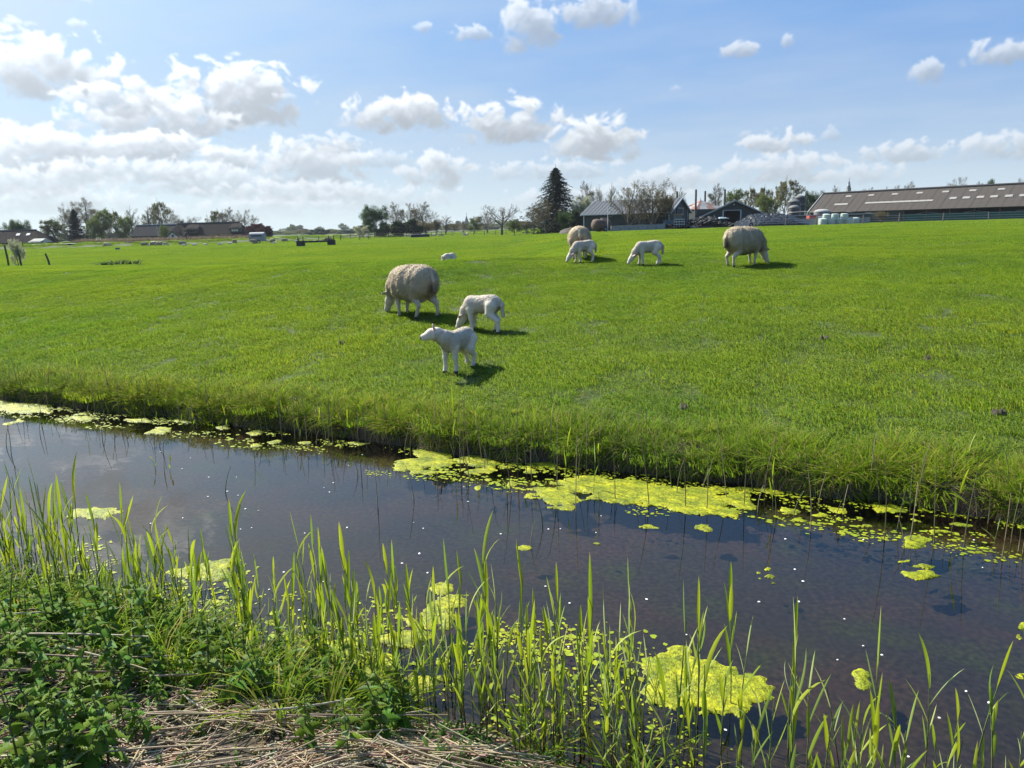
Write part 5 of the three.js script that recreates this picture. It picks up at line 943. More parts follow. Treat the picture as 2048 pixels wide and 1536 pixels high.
// kind, x, z, height of the top above the water, width
const TREE_LIST = [
  ['leafy', -147.2, -232.0, 8.1, 7.1, 'round dark green tree behind the far thatched roof', 'broadleaf_tree'],
  ['willow', -124.6, -212.0, 7.3, 7.6, 'pale budding willow beside the small pale-roofed shed', 'willow_tree'],
  ['thuja', -115.3, -206.0, 10.0, 6.8, 'dark conical evergreen at the end of the tan reed strip', 'evergreen_tree'],
  ['bare', -128.9, -236.0, 14.5, 11.6, 'tallest bare tree behind the dark conical evergreen', 'bare_tree'],
  ['bare2', -137.7, -243.0, 13.6, 7.4, 'bare tree just behind the tip of the dark evergreen', 'bare_tree'],
  ['light', -117.1, -222.0, 10.5, 6.5, 'light green tree behind the tan reed strip', 'broadleaf_tree'],
  ['light', -117.4, -218.0, 7.8, 4.3, 'small yellow-green tree beside the dark evergreen', 'broadleaf_tree'],
  ['budding', -123.1, -242.0, 10.8, 6.4, 'budding tree between light green tree and grey barn', 'broadleaf_tree'],
  ['light', -110.4, -221.0, 8.1, 5.3, 'light green tree at the end of the dark grey barn', 'broadleaf_tree'],
  ['poplar', -138.5, -285.0, 13.3, 6.4, 'slim budding poplar behind the dark grey barn', 'poplar_tree'],
  ['poplar', -134.1, -288.0, 13.1, 7.3, 'poplar next to the tallest one behind the grey barn', 'poplar_tree'],
  ['budding', -131.1, -290.0, 15.8, 10.0, 'tallest budding tree behind the dark grey barn', 'poplar_tree'],
  ['bare2', -126.7, -291.0, 11.7, 8.5, 'bare tree at the junction of barn and thatched farmhouse', 'bare_tree'],
  ['light', -103.6, -232.0, 5.4, 3.1, 'small yellow shrub in front of the dark grey barn', 'yellow_shrub'],
  ['spread', -124.5, -300.0, 9.4, 10.7, 'low spreading bare tree behind the farmhouse chimney', 'bare_tree'],
  ['budding', -112.1, -298.0, 12.0, 9.1, 'brownish budding tree behind the thatched roof', 'broadleaf_tree'],
  ['bare', -107.8, -300.0, 12.7, 8.8, 'highest bare tree behind the thatched roof', 'bare_tree'],
  ['bare2', -100.6, -296.0, 11.3, 9.0, 'bare tree behind the hipped end of the thatched roof', 'bare_tree'],
  ['redbush', -77.4, -236.0, 5.1, 4.4, 'dark red bush touching the thatched farmhouse', 'red_bush'],
  ['redbush', -73.1, -233.0, 4.3, 4.3, 'dark red bush standing clear of the farmhouse', 'red_bush'],
  ['leafy', -35.5, -205.0, 8.8, 7.6, 'large round green tree alone in mid-field distance', 'broadleaf_tree'],
  ['blossom', -37.6, -200.0, 3.4, 4.2, 'pale flowering shrub beside the large green tree', 'flowering_shrub'],
  ['bare', -33.0, -224.0, 10.2, 6.5, 'thin bare tree next to the large green tree', 'bare_tree'],
  ['bare2', -28.8, -228.0, 9.8, 7.0, 'bare tree above the dark evergreen bush', 'bare_tree'],
  ['bare', -24.1, -226.0, 10.1, 8.7, 'broad bare tree of the middle group', 'bare_tree'],
  ['bush', -27.8, -210.0, 5.0, 6.4, 'dark evergreen bush below the bare trees', 'evergreen_bush'],
  ['bush', -33.0, -213.0, 4.1, 5.7, 'dark bush between green tree and bare trees', 'evergreen_bush'],
  ['brush', -22.6, -212.0, 4.2, 5.9, 'brown bush below the broad bare tree', 'brown_bush'],
  ['brush', -21.0, -226.0, 4.9, 3.6, 'thin brush at the end of the bare tree group', 'brown_bush'],
  ['poplar', -18.3, -226.0, 6.1, 3.9, 'small upright bare tree standing apart', 'bare_tree'],
  ['bare2', -15.6, -222.0, 4.3, 2.9, 'smallest bare tree beside the upright one', 'bare_tree'],
  ['bare', -15.2, -262.0, 4.6, 4.2, 'little bare tree beside the church spire', 'bare_tree'],
  ['light', -10.3, -236.0, 5.4, 5.0, 'round light green tree beside the church spire', 'broadleaf_tree'],
  ['bare', -6.1, -228.0, 6.9, 6.4, 'bare tree behind the dark spreading one', 'bare_tree'],
  ['spread', -1.4, -172.0, 7.1, 7.5, 'dark spreading bare tree at the field edge', 'bare_tree'],
  ['light', 1.4, -176.0, 3.9, 3.5, 'ivy-green tree beside the dark spreading one', 'broadleaf_tree'],
  ['brush', 4.5, -186.0, 3.4, 4.7, 'reddish brown bush beside the ivy-green tree', 'brown_bush'],
  ['leafy', 7.5, -160.0, 2.5, 2.5, 'small round tree below the spruce', 'broadleaf_tree'],
  ['spruce', 9.2, -146.0, 13.2, 11.2, 'tall dark spruce beside the farm', 'spruce_tree'],
  ['bare', 6.8, -138.0, 6.8, 5.5, 'dark bare tree in front of the spruce', 'bare_tree'],
  ['bare2', 5.1, -150.0, 6.7, 4.4, 'pale bare tree at the edge of the spruce', 'bare_tree'],
  ['leafy', 10.3, -136.0, 4.5, 3.8, 'green bush at the foot of the spruce', 'green_bush'],
  ['blossom', 14.2, -142.0, 7.5, 3.8, 'white blossoming tree behind the barn corner', 'blossom_tree'],
  ['bush', 12.4, -134.0, 4.7, 3.0, 'dark bush against the barn wall', 'evergreen_bush'],
  ['bare', 16.8, -168.0, 11.6, 5.4, 'tall bare tree next to the spruce', 'bare_tree'],
  ['poplar', 20.5, -172.0, 10.8, 3.0, 'first slim bare poplar behind the barn', 'poplar_tree'],
  ['poplar', 23.3, -174.0, 11.1, 3.5, 'second slim bare poplar behind the barn', 'poplar_tree'],
  ['birch', 17.3, -110.8, 8.3, 5.3, 'brown budding tree covering the barn roof, nearest the spruce', 'birch_tree'],
  ['birch', 20.6, -110.0, 8.1, 5.5, 'tallest brown budding tree covering the barn roof', 'birch_tree'],
  ['birch', 18.8, -109.6, 7.1, 3.5, 'low brown budding tree between the two covering the barn', 'birch_tree'],
  ['brush', 22.7, -111.0, 6.5, 3.2, 'thin budding tree by the barn gable', 'birch_tree'],
  ['bare2', 34.9, -160.0, 9.5, 4.2, 'bare tree behind the barn ridge', 'bare_tree'],
  ['bare', 45.2, -166.0, 10.2, 5.5, 'bare tree behind the hay barn poles', 'bare_tree'],
  ['light', 46.2, -158.0, 8.7, 4.0, 'olive green tree behind the open barn', 'broadleaf_tree'],
  ['budding', 54.0, -172.0, 9.7, 5.7, 'budding tree behind the ridge of the open barn', 'broadleaf_tree'],
  ['budding', 55.8, -168.0, 9.7, 5.1, 'round brown budding tree behind the open barn', 'broadleaf_tree'],
  ['budding', 53.6, -150.0, 10.2, 7.4, 'large gnarled budding tree beside the silos', 'broadleaf_tree'],
  ['light', 49.8, -147.0, 7.0, 4.1, 'low green tree at the foot of the gnarled one', 'broadleaf_tree'],
  ['leafy', 60.0, -152.0, 7.6, 4.4, 'dark green tree between silos and long barn', 'broadleaf_tree'],
  ['bare', 97.3, -230.0, 11.9, 4.3, 'bare tree behind the end of the long barn', 'bare_tree'],
  ['bare2', 106.7, -235.0, 10.6, 5.3, 'low bare tree beside the little spire', 'bare_tree'],
  ['bare', 113.0, -240.0, 11.4, 6.7, 'first bare tree over the long barn ridge', 'bare_tree'],
  ['bare2', 118.5, -238.0, 11.6, 6.3, 'second bare tree over the long barn ridge', 'bare_tree'],
  ['bare', 122.7, -236.0, 12.7, 6.6, 'third bare tree over the long barn ridge', 'bare_tree'],
  ['bare2', 134.2, -232.0, 13.2, 8.6, 'broad bare tree over the long barn ridge', 'bare_tree'],
  ['bare', 144.8, -238.0, 12.3, 4.1, 'small bare tree next to the round green one', 'bare_tree'],
  ['leafy', 143.2, -230.0, 12.4, 4.9, 'round green tree over the long barn ridge', 'broadleaf_tree'],
  ['bare2', 154.9, -232.0, 12.5, 5.2, 'rightmost bare tree over the long barn ridge', 'bare_tree'],
  ['brush', 50.5, -104.0, 2.8, 1.8, 'thin leafless shrub before the long barn', 'brown_bush']
];
{
  const r = rng(123);
  for (const [kind, x, z, top, W, label, name] of TREE_LIST) {
    const t = TREES[kind], o = thing(name, label, /bush|shrub/.test(name) ? 'bush' : 'tree', [x, height(x, z) - 0.05, z], r() * 6.28, 'trees and bushes round the pasture'); o.scale.set(W, top - height(x, z) + 0.05, W);
    if (t.trunk) mesh('trunk', t.trunk, matBark, o); mesh('crown', t.crown, matCrown, o);
  }
  // the wooded horizon far off
  const spots = []; for (let k = 0; k < 420; k++) { const a = (r() - 0.5) * 1.5, d = 480 + r() * 700, x = Math.tan(a) * d; spots.push({ p: V(x, -0.5, -d), turn: r() * 6.28, sx: 9 + r() * 12, sy: (3.2 + r() * r() * 6) * d / 600 }); }
  scatter('treeline', [TREES.light.crown, TREES.budding.crown, TREES.bush.crown], matCrown, spots, 'distant wooded horizon beyond the fields', 'treeline');
}

// ---------------------------------------------------------------- farm buildings
const std = (r, g, b, rough = 0.85, metal = 0) => new THREE.MeshStandardMaterial({ color: col(r, g, b), roughness: rough, metalness: metal });
const texClad = tex(256, (u, v) => { const k = 0.82 + 0.10 * Math.sin(u * Math.PI * 2 * 16) + tn(u, v, 12, 3, 4) * 0.25; return [k, k, k]; });
const texRoof = tex(512, (u, v) => { const a = tn(u, v, 8, 4, 6), b = tn(u, v * 0.4, 40, 3, 3), k = 0.80 + a * 0.35 + b * 0.25; return [k, k * (1 - a * 0.06), k * (1 - a * 0.14)]; });
const texThatch = tex(512, (u, v) => { const a = tn(u, v * 0.25, 60, 3, 6), b = tn(u, v, 7, 4, 1), k = 0.75 + a * 0.7 + b * 0.5; return [k, k * (0.97 + b * 0.1), k * 0.94]; });
const mClad = new THREE.MeshStandardMaterial({ color: col(0.042, 0.062, 0.064), map: texClad, roughness: 0.7 }), mTrim = std(0.55, 0.57, 0.58, 0.6), mSteel = std(0.30, 0.32, 0.33, 0.5, 0.4), mGreyRoof = new THREE.MeshStandardMaterial({ color: col(0.13, 0.142, 0.16), map: texRoof, roughness: 0.6 }), mEternit = new THREE.MeshStandardMaterial({ color: col(0.088, 0.074, 0.064), map: texRoof, roughness: 0.95 }), mPale = new THREE.MeshStandardMaterial({ color: col(0.42, 0.40, 0.37), map: texRoof, roughness: 0.8 }), mDark = std(0.015, 0.015, 0.015, 0.9), mConcrete = new THREE.MeshStandardMaterial({ color: col(0.42, 0.43, 0.42), map: texRoof, roughness: 0.95 }), mWood = std(0.10, 0.085, 0.065, 0.95), mThatch = new THREE.MeshPhysicalMaterial({ color: col(0.060, 0.052, 0.048), map: texThatch, roughness: 1, specularIntensity: 0.2, bumpMap: texThatch, bumpScale: 0.08 }), mWhite = std(0.72, 0.71, 0.68, 0.8), mGlass = std(0.03, 0.035, 0.04, 0.08), mBlackPlastic = new THREE.MeshPhysicalMaterial({ color: col(0.013, 0.014, 0.017), roughness: 0.27, specularIntensity: 0.5 }), mRubber = std(0.022, 0.022, 0.023, 0.75), mTeal = std(0.01, 0.075, 0.07, 0.9);
// a building frame: origin at the front corner on the left, x along the front, -z into the depth
function site(name, label, category, x, z, ux, uz, y) { const l = Math.hypot(ux, uz); return thing(name, label, category, [x, y, z], Math.atan2(-uz / l, ux / l)); }
// corrugated roof sheets from eave to ridge, one mesh each
function sheets(o, x0, x1, ey, ez, ry, rz, width, rows, mat, skip) {
  const n = Math.round((x1 - x0) / width), w = (x1 - x0) / n, cache = new Map();
  for (let r = 0; r < rows; r++) for (let k = 0; k < n; k++) {
    const f0 = r / rows - (r ? 0.01 : 0), f1 = (r + 1) / rows, key = r; let g = cache.get(key);
    if (!g) {
      const mb = new MB(), W = 12, dy = ry - ey, dz = rz - ez, L = Math.hypot(dy, dz), ny = Math.abs(dz) / L, nz = dy / L * Math.sign(-dz) ; let pr = null;
      for (let j = 0; j <= W; j++) { const h = 0.02 * Math.cos(j / W * Math.PI * 12) + r * 0.012, e = [f0, f1].map((f) => mb.v(j / W * (w + 0.03), ey + dy * f + h * ny, ez + dz * f + h * nz, -0.3 * Math.sin(j / W * Math.PI * 12), ny, nz, j / W * w, f * L)); if (pr) mb.t(pr[0], e[0], e[1]).t(pr[0], e[1], pr[1]); pr = e; }
      g = mb.geo(); cache.set(key, g);
    }
    const m = mesh('roof_sheet', g, skip && skip(k, r) || mat, o); m.position.x = x0 + k * w; m.position.y = (k % 2) * 0.006;
  }
}
const B = (cx, cy, cz, sx, sy, sz, ry = 0) => new MB().box(cx, cy, cz, sx, sy, sz, ry);
{ // grey barn with its gable to the right
  const L = 13.2, W = 11, E = 2.5, R = 4.55, o = site('grey_barn', 'dark clad barn with grey roof behind the budding trees', 'barn', 11.6, -117.3, 0.883, 0.469, 1.0);
  mesh('wall_front', B(L / 2, E / 2, -0.05, L, E, 0.1).geo(), mClad, o); mesh('wall_back', B(L / 2, E / 2, -W + 0.05, L, E, 0.1).geo(), mClad, o);
  for (const x of [0.06, L - 0.06]) mesh('gable_wall', new MB().slab([V(x + 0.05, 0, -0.11), V(x + 0.05, 0, -W + 0.11), V(x + 0.05, E, -W + 0.11), V(x + 0.05, R - 0.06, -W / 2), V(x + 0.05, E, -0.11)], 0.1).geo(), mClad, o);
  for (const [z0, s] of [[0.45, 1], [-W - 0.45, -1]]) mesh('roof', new MB().slab([V(-0.4, E - 0.12, z0), V(L + 0.4, E - 0.12, z0), V(L + 0.4, R, -W / 2), V(-0.4, R, -W / 2)], 0.09 * s).geo(), mGreyRoof, o);
  for (let k = 0; k <= 22; k++) mesh('roof_seam', new MB().tube([V(k * L / 22, E - 0.06, 0.44), V(k * L / 22, R + 0.04, -W / 2)], 0.03, 4).geo(), mGreyRoof, o);
  for (const x of [-0.43, L + 0.43]) for (const z0 of [0.5, -W - 0.5]) mesh('verge_board', new MB().slab([V(x, E - 0.28, z0), V(x, E - 0.06, z0), V(x, R + 0.1, -W / 2), V(x, R - 0.12, -W / 2)], 0.05).geo(), mTrim, o);
  mesh('gutter', B(L / 2, E - 0.1, 0.5, L + 0.8, 0.12, 0.1).geo(), mTrim, o);
  mesh('corner_post', B(0.0, E / 2, 0.05, 0.14, E, 0.14).geo(), mTrim, o); mesh('corner_post', B(L, E / 2, 0.05, 0.14, E, 0.14).geo(), mTrim, o);
  for (const z of [-2.6, -4.0, -7.0, -9.6]) mesh('cladding_post', B(L + 0.13, E / 2 + 0.2, z, 0.06, E + 0.4, 0.12).geo(), mSteel, o);
  const d = mesh('sliding_door', B(L + 0.12, 1.5, -5.5, 0.05, 3.0, 2.7).geo(), mClad, o); mesh('door_rail', B(L + 0.18, 3.05, -5.5, 0.06, 0.1, 3.2).geo(), mSteel, d);
}
{ // open-fronted barn, gable to the camera
  const W = 9.2, L = 18, E = 1.95, R = 3.95, o = site('open_barn', 'low barn with dark open doorway under a broad gable', 'barn', 30.6, -120, 1, 0.0, 1.05);
  const sh = 6.2 / 17;                                              // the barn runs back to the right
  o.rotation.y = -0.0; const q = (x, y, z) => V(x + -z * sh * 0.9, y, z);
  mesh('gable_wall', new MB().slab([q(0, 0, 0), q(3.0, 0, 0), q(3.0, E + (R - E) * 3 / 4.6, 0), q(0, E, 0)], 0.1).geo(), mClad, o);
  mesh('gable_wall', new MB().slab([q(5.55, 0, 0), q(W, 0, 0), q(W, E, 0), q(5.55, R - (R - E) * 0.95 / 4.6, 0)], 0.1).geo(), mClad, o);
  mesh('gable_wall', new MB().slab([q(3.0, 2.5, 0.002), q(5.55, 2.5, 0.002), q(5.55, R - (R - E) * 0.95 / 4.6, 0.002), q(4.6, R, 0.002), q(3.0, E + (R - E) * 3 / 4.6, 0.002)], 0.1).geo(), mClad, o);
  mesh('side_wall', new MB().slab([q(W, 0, -0.11), q(W, 0, -L), q(W, E, -L), q(W, E, -0.11)], 0.1).geo(), mClad, o); mesh('side_wall', new MB().slab([q(0, 0, -0.11), q(0, E, -0.11), q(0, E, -L), q(0, 0, -L)], 0.1).geo(), mClad, o); mesh('back_wall', new MB().slab([q(0, 0, -L), q(0, E, -L), q(4.6, R, -L), q(W, E, -L), q(W, 0, -L)], 0.1).geo(), mClad, o);
  mesh('roof', new MB().slab([q(-0.5, E - 0.17, 0.5), q(4.6, R + 0.06, 0.5), q(4.6, R + 0.06, -L), q(-0.5, E - 0.17, -L)], 0.1).geo(), mGreyRoof, o);
  const rf = mesh('roof', new MB().slab([q(4.6, R + 0.06, 0.5), q(W + 0.5, E - 0.17, 0.5), q(W + 0.5, E - 0.17, -L), q(4.6, R + 0.06, -L)], 0.1).geo(), mEternit, o);
  for (let k = 0; k < 7; k++) mesh('light_panel', new MB().slab([q(5.6, R - 0.32, -1.0 - k * 2.4), q(7.0, R - 0.93, -1.0 - k * 2.4), q(7.0, R - 0.93, -1.9 - k * 2.4), q(5.6, R - 0.32, -1.9 - k * 2.4)], 0.03).geo(), mPale, rf);
  mesh('ridge_cap', new MB().tube([q(4.6, R + 0.12, 0.55), q(4.6, R + 0.12, -L)], 0.14, 5).geo(), mTrim, o);
  for (const s of [-1, 1]) mesh('verge_board', new MB().slab([V(4.6 + s * 5.1, E - 0.33, 0.56), V(4.6 + s * 5.1, E - 0.14, 0.56), V(4.6, R + 0.14, 0.56), V(4.6, R - 0.06, 0.56)], 0.05).geo(), mSteel, o);
  for (const x of [2.9, 5.65]) mesh('door_post', B(x, 1.25, 0.06, 0.16, 2.5, 0.12).geo(), mTrim, o); for (const x of [1.5, 7.3]) mesh('cladding_post', B(x, 0.95, 0.06, 0.09, 1.9, 0.08).geo(), mTrim, o); mesh('door_header', B(4.27, 2.55, 0.06, 2.9, 0.12, 0.1).geo(), mSteel, o);
  const lamp = mesh('gable_light', new THREE.SphereGeometry(0.12, 8, 6), mTrim, o); lamp.position.set(4.55, 3.4, 0.1);
}
{ // hay barn on four tall poles
  const o = thing('hay_barn', 'hay barn with rusty red and grey pyramid roof between tall poles', 'barn', [34.2, 1.0, -137], 0.35), A = 2.8, E = 3.1, R = 4.75;
  const mats = [std(0.21, 0.10, 0.08, 0.9), std(0.24, 0.24, 0.24, 0.8), std(0.22, 0.12, 0.10, 0.9), std(0.29, 0.29, 0.29, 0.8)];
  for (let f = 0; f < 4; f++) { const a = f * Math.PI / 2, c = Math.cos(a), s = Math.sin(a), rot = (x, y, z) => V(x * c + z * s, y, -x * s + z * c); for (let row = 0; row < 3; row++) for (let k = 0; k < 7 - row * 2; k++) { const t0 = row / 3, t1 = (row + 1) / 3, h0 = A * 1.08 * (1 - t0), h1 = A * 1.08 * (1 - t1), n = 7 - row * 2, u0 = -1 + 2 * k / n, u1 = -1 + 2 * (k + 1) / n, y0 = mix(E, R, t0), y1 = mix(E, R, t1); mesh('roof_sheet', new MB().slab([rot(u0 * h0, y0, h0), rot(u1 * h0, y0, h0), rot(u1 * h1, y1, h1), rot(u0 * h1, y1, h1)], 0.03).geo(), mats[(k * 3 + row * 2 + f + (k >> 1)) % 4], o); } }
  mesh('finial', new MB().tube([V(0, R - 0.1, 0), V(0, R + 0.45, 0)], [0.08, 0.02], 6).geo(), mSteel, o);
  for (let f = 0; f < 4; f++) { const a = f * Math.PI / 2; const m = mesh('board_wall', B(0, E / 2 - 0.05, A, A * 2, E - 0.1, 0.1).geo(), mClad, o); m.rotation.y = a; if (f % 2) m.scale.x = 0.96; }
  for (const [x, z] of [[-1, 1], [1, 1], [1, -1], [-1, -1]]) mesh('pole', new MB().tube([V(x * 2.95, 0, z * 2.95), V(x * 2.95, 6.4, z * 2.95)], [0.21, 0.17], 7).geo(), mWood, o);
}
{ // long barn
  const L = 48, W = 10, E = 2.0, R = 5.25, o = site('long_barn', 'long cattle barn with brown corrugated roof and pale light panels', 'barn', 55.0, -140, 22, 25, 1.15);
  const px = [0, 1, 2, 3].map(() => mPale);
  const bright = (k, r) => r === 0 && k >= 5 && k <= 15 && false;
  sheets(o, -0.3, L, E - 0.12, 0.5, R, -W / 2, 1.1, 2, mEternit, bright); sheets(o, -0.3, L, E - 0.12, -W - 0.5, R, -W / 2, 1.1, 2, mEternit);
  const onRoof = (x, f, w, h, nm) => { const dy = R - E + 0.12, dz = -W / 2 - 0.5, y = E - 0.12 + dy * f, z = 0.5 + dz * f, n = V(0, -dz, dy).normalize().multiplyScalar(0.08), s = V(0, dy, dz).normalize(); const p = V(x, y, z).add(n); mesh(nm, new MB().slab([p.clone(), p.clone().add(V(w, 0, 0)), p.clone().add(V(w, 0, 0)).addScaledVector(s, h), p.clone().addScaledVector(s, h)], 0.03).geo(), mPale, o); };
  onRoof(3.6, 0.34, 2.4, 0.55, 'light_panel'); for (let k = 0; k < 10; k++) onRoof(9.0 + k * 1.1, 0.36, 1.07, 0.5, 'light_panel');
  for (let k = 0; k < 7; k++) for (const q of [0, 1.9]) onRoof(22.3 + k * 3.9 + q, 0.42, 1.05, 0.62, 'light_panel'); for (let k = 0; k < 11; k++) onRoof(4.5 + k * 4.0, 0.76, 1.0, 0.5, 'light_panel');
  mesh('ridge_cap', new MB().tube([V(-0.4, R + 0.08, -W / 2), V(L, R + 0.08, -W / 2)], 0.2, 6).geo(), std(0.03, 0.03, 0.035), o);
  for (const z0 of [0.55, -W - 0.55]) mesh('verge_board', new MB().slab([V(-0.36, E - 0.3, z0), V(-0.36, E + 0.05, z0), V(-0.36, R + 0.22, -W / 2), V(-0.36, R - 0.12, -W / 2)], 0.06).geo(), mWhite, o);
  mesh('gable_wall', new MB().slab([V(0, 0, 0), V(0, E, 0), V(0, R - 0.1, -W / 2), V(0, E, -W), V(0, 0, -W)], 0.12).geo(), mClad, o); mesh('back_wall', B(L / 2, E / 2, -W, L, E, 0.12).geo(), mClad, o);
  mesh('board_wall', B(8.1, E / 2, 0, 16, E, 0.1).geo(), mClad, o);
  for (let k = 0; k < 10; k++) mesh('post', B(16.2 + k * 3.5, E / 2, 0, 0.14, E, 0.14).geo(), mWood, o); mesh('eave_beam', B(L / 2, E - 0.12, 0.02, L, 0.16, 0.12).geo(), mWood, o);
  for (let k = 0; k < 9; k++) mesh('wind_net', B(17.95 + k * 3.5, 0.62, 0.09, 3.34, 1.15, 0.04).geo(), mTeal, o);
  for (let k = 0; k < 9; k++) mesh('feed_rail', new MB().tube([V(16.3 + k * 3.5, 0.9 + 0.5 * (k % 2), -0.2), V(19.6 + k * 3.5, 1.4 - 0.4 * (k % 2), -0.2)], 0.03, 5).geo(), mSteel, o);
}
{ // low shed before the silos
  const o = thing('low_shed', 'low flat shed with grey curved roof in front of the silos', 'shed', [41.6, 1.05, -121.5], -0.33);
  mesh('wall', B(7.2, 0.75, -3, 14, 1.5, 5.8).geo(), mClad, o);
  let pr = null; const mb = new MB(); for (let k = 0; k <= 16; k++) { const x = -0.6 + k * 15.4 / 16, y = 1.52 + 0.55 * Math.sin(Math.PI * clamp((k + 1.5) / 17)) - (k % 5 === 2 ? 0.05 : 0); const e = [mb.v(x, y, 0.4, 0, 1, 0.1, x, 0), mb.v(x, y + 0.1, -6.2, 0, 1, 0.1, x, 6)]; if (pr) mb.t(pr[0], e[0], e[1]).t(pr[0], e[1], pr[1]); pr = e; }
  mesh('roof', mb.geo(), new THREE.MeshStandardMaterial({ color: col(0.30, 0.285, 0.26), map: texRoof, roughness: 0.95 }), o); mesh('fascia', B(7.2, 1.47, 0.36, 15.2, 0.14, 0.06).geo(), mSteel, o);
  mesh('vent_pipe', new MB().tube([V(1.2, 1.7, -1), V(1.2, 2.25, -1), V(1.45, 2.4, -1), V(1.75, 2.3, -1)], 0.09, 6).geo(), mSteel, o);
}
for (const [x, z, r, h, lab, c] of [[52.6, -139, 0.85, 4.75, 'tall dark feed silo with pale dome behind the others', 0.03], [49.8, -134.5, 1.0, 3.9, 'wide dark silo with domed lid, middle of three', 0.045], [47.9, -129, 0.85, 2.85, 'shortest silo with pale ribbed lid', 0.06], [53.0, -130, 1.3, 2.1, 'squat pale domed tank beside the long barn', 0.2]]) {
  const o = thing('feed_silo', lab, 'silo', [x, 1.0, z], 0, 'silos behind the low shed'), pts = []; for (let k = 0; k <= 6; k++) pts.push(new THREE.Vector2(r * Math.cos(k / 6 * 1.57) * 1.02, h + 0.45 * Math.sin(k / 6 * 1.57)));
  mesh('tank', new THREE.CylinderGeometry(r, r, h, 20, 1).translate(0, h / 2, 0), std(c, c, c * 1.05, 0.6), o); mesh('dome', new THREE.LatheGeometry(pts, 20), std(c + 0.10, c + 0.10, c + 0.095, 0.8), o);
  for (let k = 1; k < 4; k++) mesh('hoop', new THREE.TorusGeometry(r + 0.01, 0.04, 5, 20).rotateX(Math.PI / 2).translate(0, h * k / 4, 0), mSteel, o);
  mesh('ladder', new MB().tube([V(r + 0.1, 0, 0.1), V(r + 0.1, h, 0.1)], 0.03, 4).tube([V(r + 0.1, 0, 0.4), V(r + 0.1, h, 0.4)], 0.03, 4).geo(), mSteel, o);
}
// ---------------------------------------------------------------- in the yard
function heap(name, label, category, x0, x1, z0, depth, top, mat, fold, seed, base = 1.0) {
  const mb = new MB(), N = 170, M = 44, id = []; for (let j = 0; j <= M; j++) for (let i = 0; i <= N; i++) { const u = i / N, v = j / M, x = mix(x0, x1, u), z = z0 - v * depth, edge = Math.pow(Math.sin(Math.PI * clamp(v * 0.55 + 0.0)), 0.55) * Math.pow(Math.sin(Math.PI * clamp(u)), 0.4); const y = base + top(u) * edge + fold * edge * (fbm(x * 0.9 + seed, z * 1.4 - x * 0.5, 5) * 1.2 + (0.5 - Math.abs(fbm(x * 1.7 - z * 0.8 + seed, z * 1.1 + x * 0.6, 4)) * 2.2) * 0.8 + (0.4 - Math.abs(fbm(x * 4.1 + z, z * 3.0 - seed, 3)) * 2) * 0.35); id.push(mb.v(x, y, z, 0, 1, 0, x, z)); }
  for (let j = 0; j < M; j++) for (let i = 0; i < N; i++) { const a = j * (N + 1) + i; mb.t(id[a], id[a + 1], id[a + N + 2]).t(id[a], id[a + N + 2], id[a + N + 1]); }
  const g = mb.geo(); g.computeVertexNormals(); return tag(mesh(name, g, mat, scene), label, category);
}
heap('silage_clamp', 'silage clamp under shiny crumpled black plastic', 'silage clamp', 33.4, 43.6, -108.5, 7, (u) => 1.15 + 0.65 * sstep(0.02, 0.3, u) - 0.5 * sstep(0.75, 1, u), mBlackPlastic, 0.42, 3);
heap('silage_heap', 'low black sheeted heap carrying old tyres', 'silage clamp', 19.8, 32.2, -109, 7, (u) => 0.50 + 1.25 * sstep(0.42, 0.74, u) * sstep(1.02, 0.88, u), std(0.03, 0.03, 0.032, 0.6), 0.12, 8);
heap('sand_heap', 'grey heap of soil at the foot of the spruce', 'heap', 8.0, 12.6, -116, 4, (u) => 0.7, std(0.085, 0.072, 0.06, 1), 0.3, 21, 0.75);
{
  const r = rng(208), tg = new THREE.TorusGeometry(0.27, 0.105, 7, 14); let n = 0;
  const top = (x) => { const u = (x - 19.8) / 12.4; return 0.50 + 1.25 * sstep(0.42, 0.74, u) * sstep(1.02, 0.88, u); };
  for (let k = 0; k < 150; k++) { const x = 20.2 + Math.pow(r(), 0.75) * 11.6, v = r() * 0.45, z = -108.9 - v * 7, e = Math.pow(Math.sin(Math.PI * v * 0.55), 0.55) * Math.pow(Math.sin(Math.PI * clamp((x - 19.8) / 12.4)), 0.4), o = mesh('old_tyre', tg, mRubber, scene); o.position.set(x, 1.1 + top(x) * e + 0.1 + r() * 0.16, z + 0.1); o.rotation.set(Math.PI / 2 + (r() - 0.8) * 0.9, (r() - 0.5) * 0.9, r() * 3); o.scale.setScalar(0.9 + r() * 0.45); tag(o, 'old black tyre lying on the sheeted silage heap', 'tyre', 'tyres on the silage heap'); }
  for (const [x, y, z, a] of [[34.2, 1.35, -108.2, 0.3], [35.4, 1.25, -108.0, 0.1]]) { const o = mesh('old_tyre', tg, mRubber, scene); o.position.set(x, y, z); o.rotation.y = a; tag(o, 'old tyre standing against the end of the plastic clamp', 'tyre', 'tyres by the clamp'); }
  heap('loose_sheet', 'torn pale plastic sheet on top of the tyre heap', 'sheet', 30.3, 31.7, -110.0, 1.5, () => 0.08, std(0.16, 0.22, 0.26, 0.35), 0.22, 31, 2.35);
}
for (let k = 0; k < 6; k++) { const o = mesh('concrete_block', new MB().slab([V(-0.62, 0.72, -0.3), V(-0.62, 0.72, 0.3), V(0.62, 0.72, 0.3), V(0.62, 0.72, -0.3)], 0.72).geo(), mConcrete, scene); o.position.set(15.1 + k * 1.27, 1.0 + k * 0.02, -108.2 + (k % 2) * 0.04); tag(o, ['first', 'second', 'third', 'fourth', 'fifth', 'last'][k] + ' pale concrete block of the low wall, counted from the tanker', 'concrete block', 'low wall of concrete blocks'); }
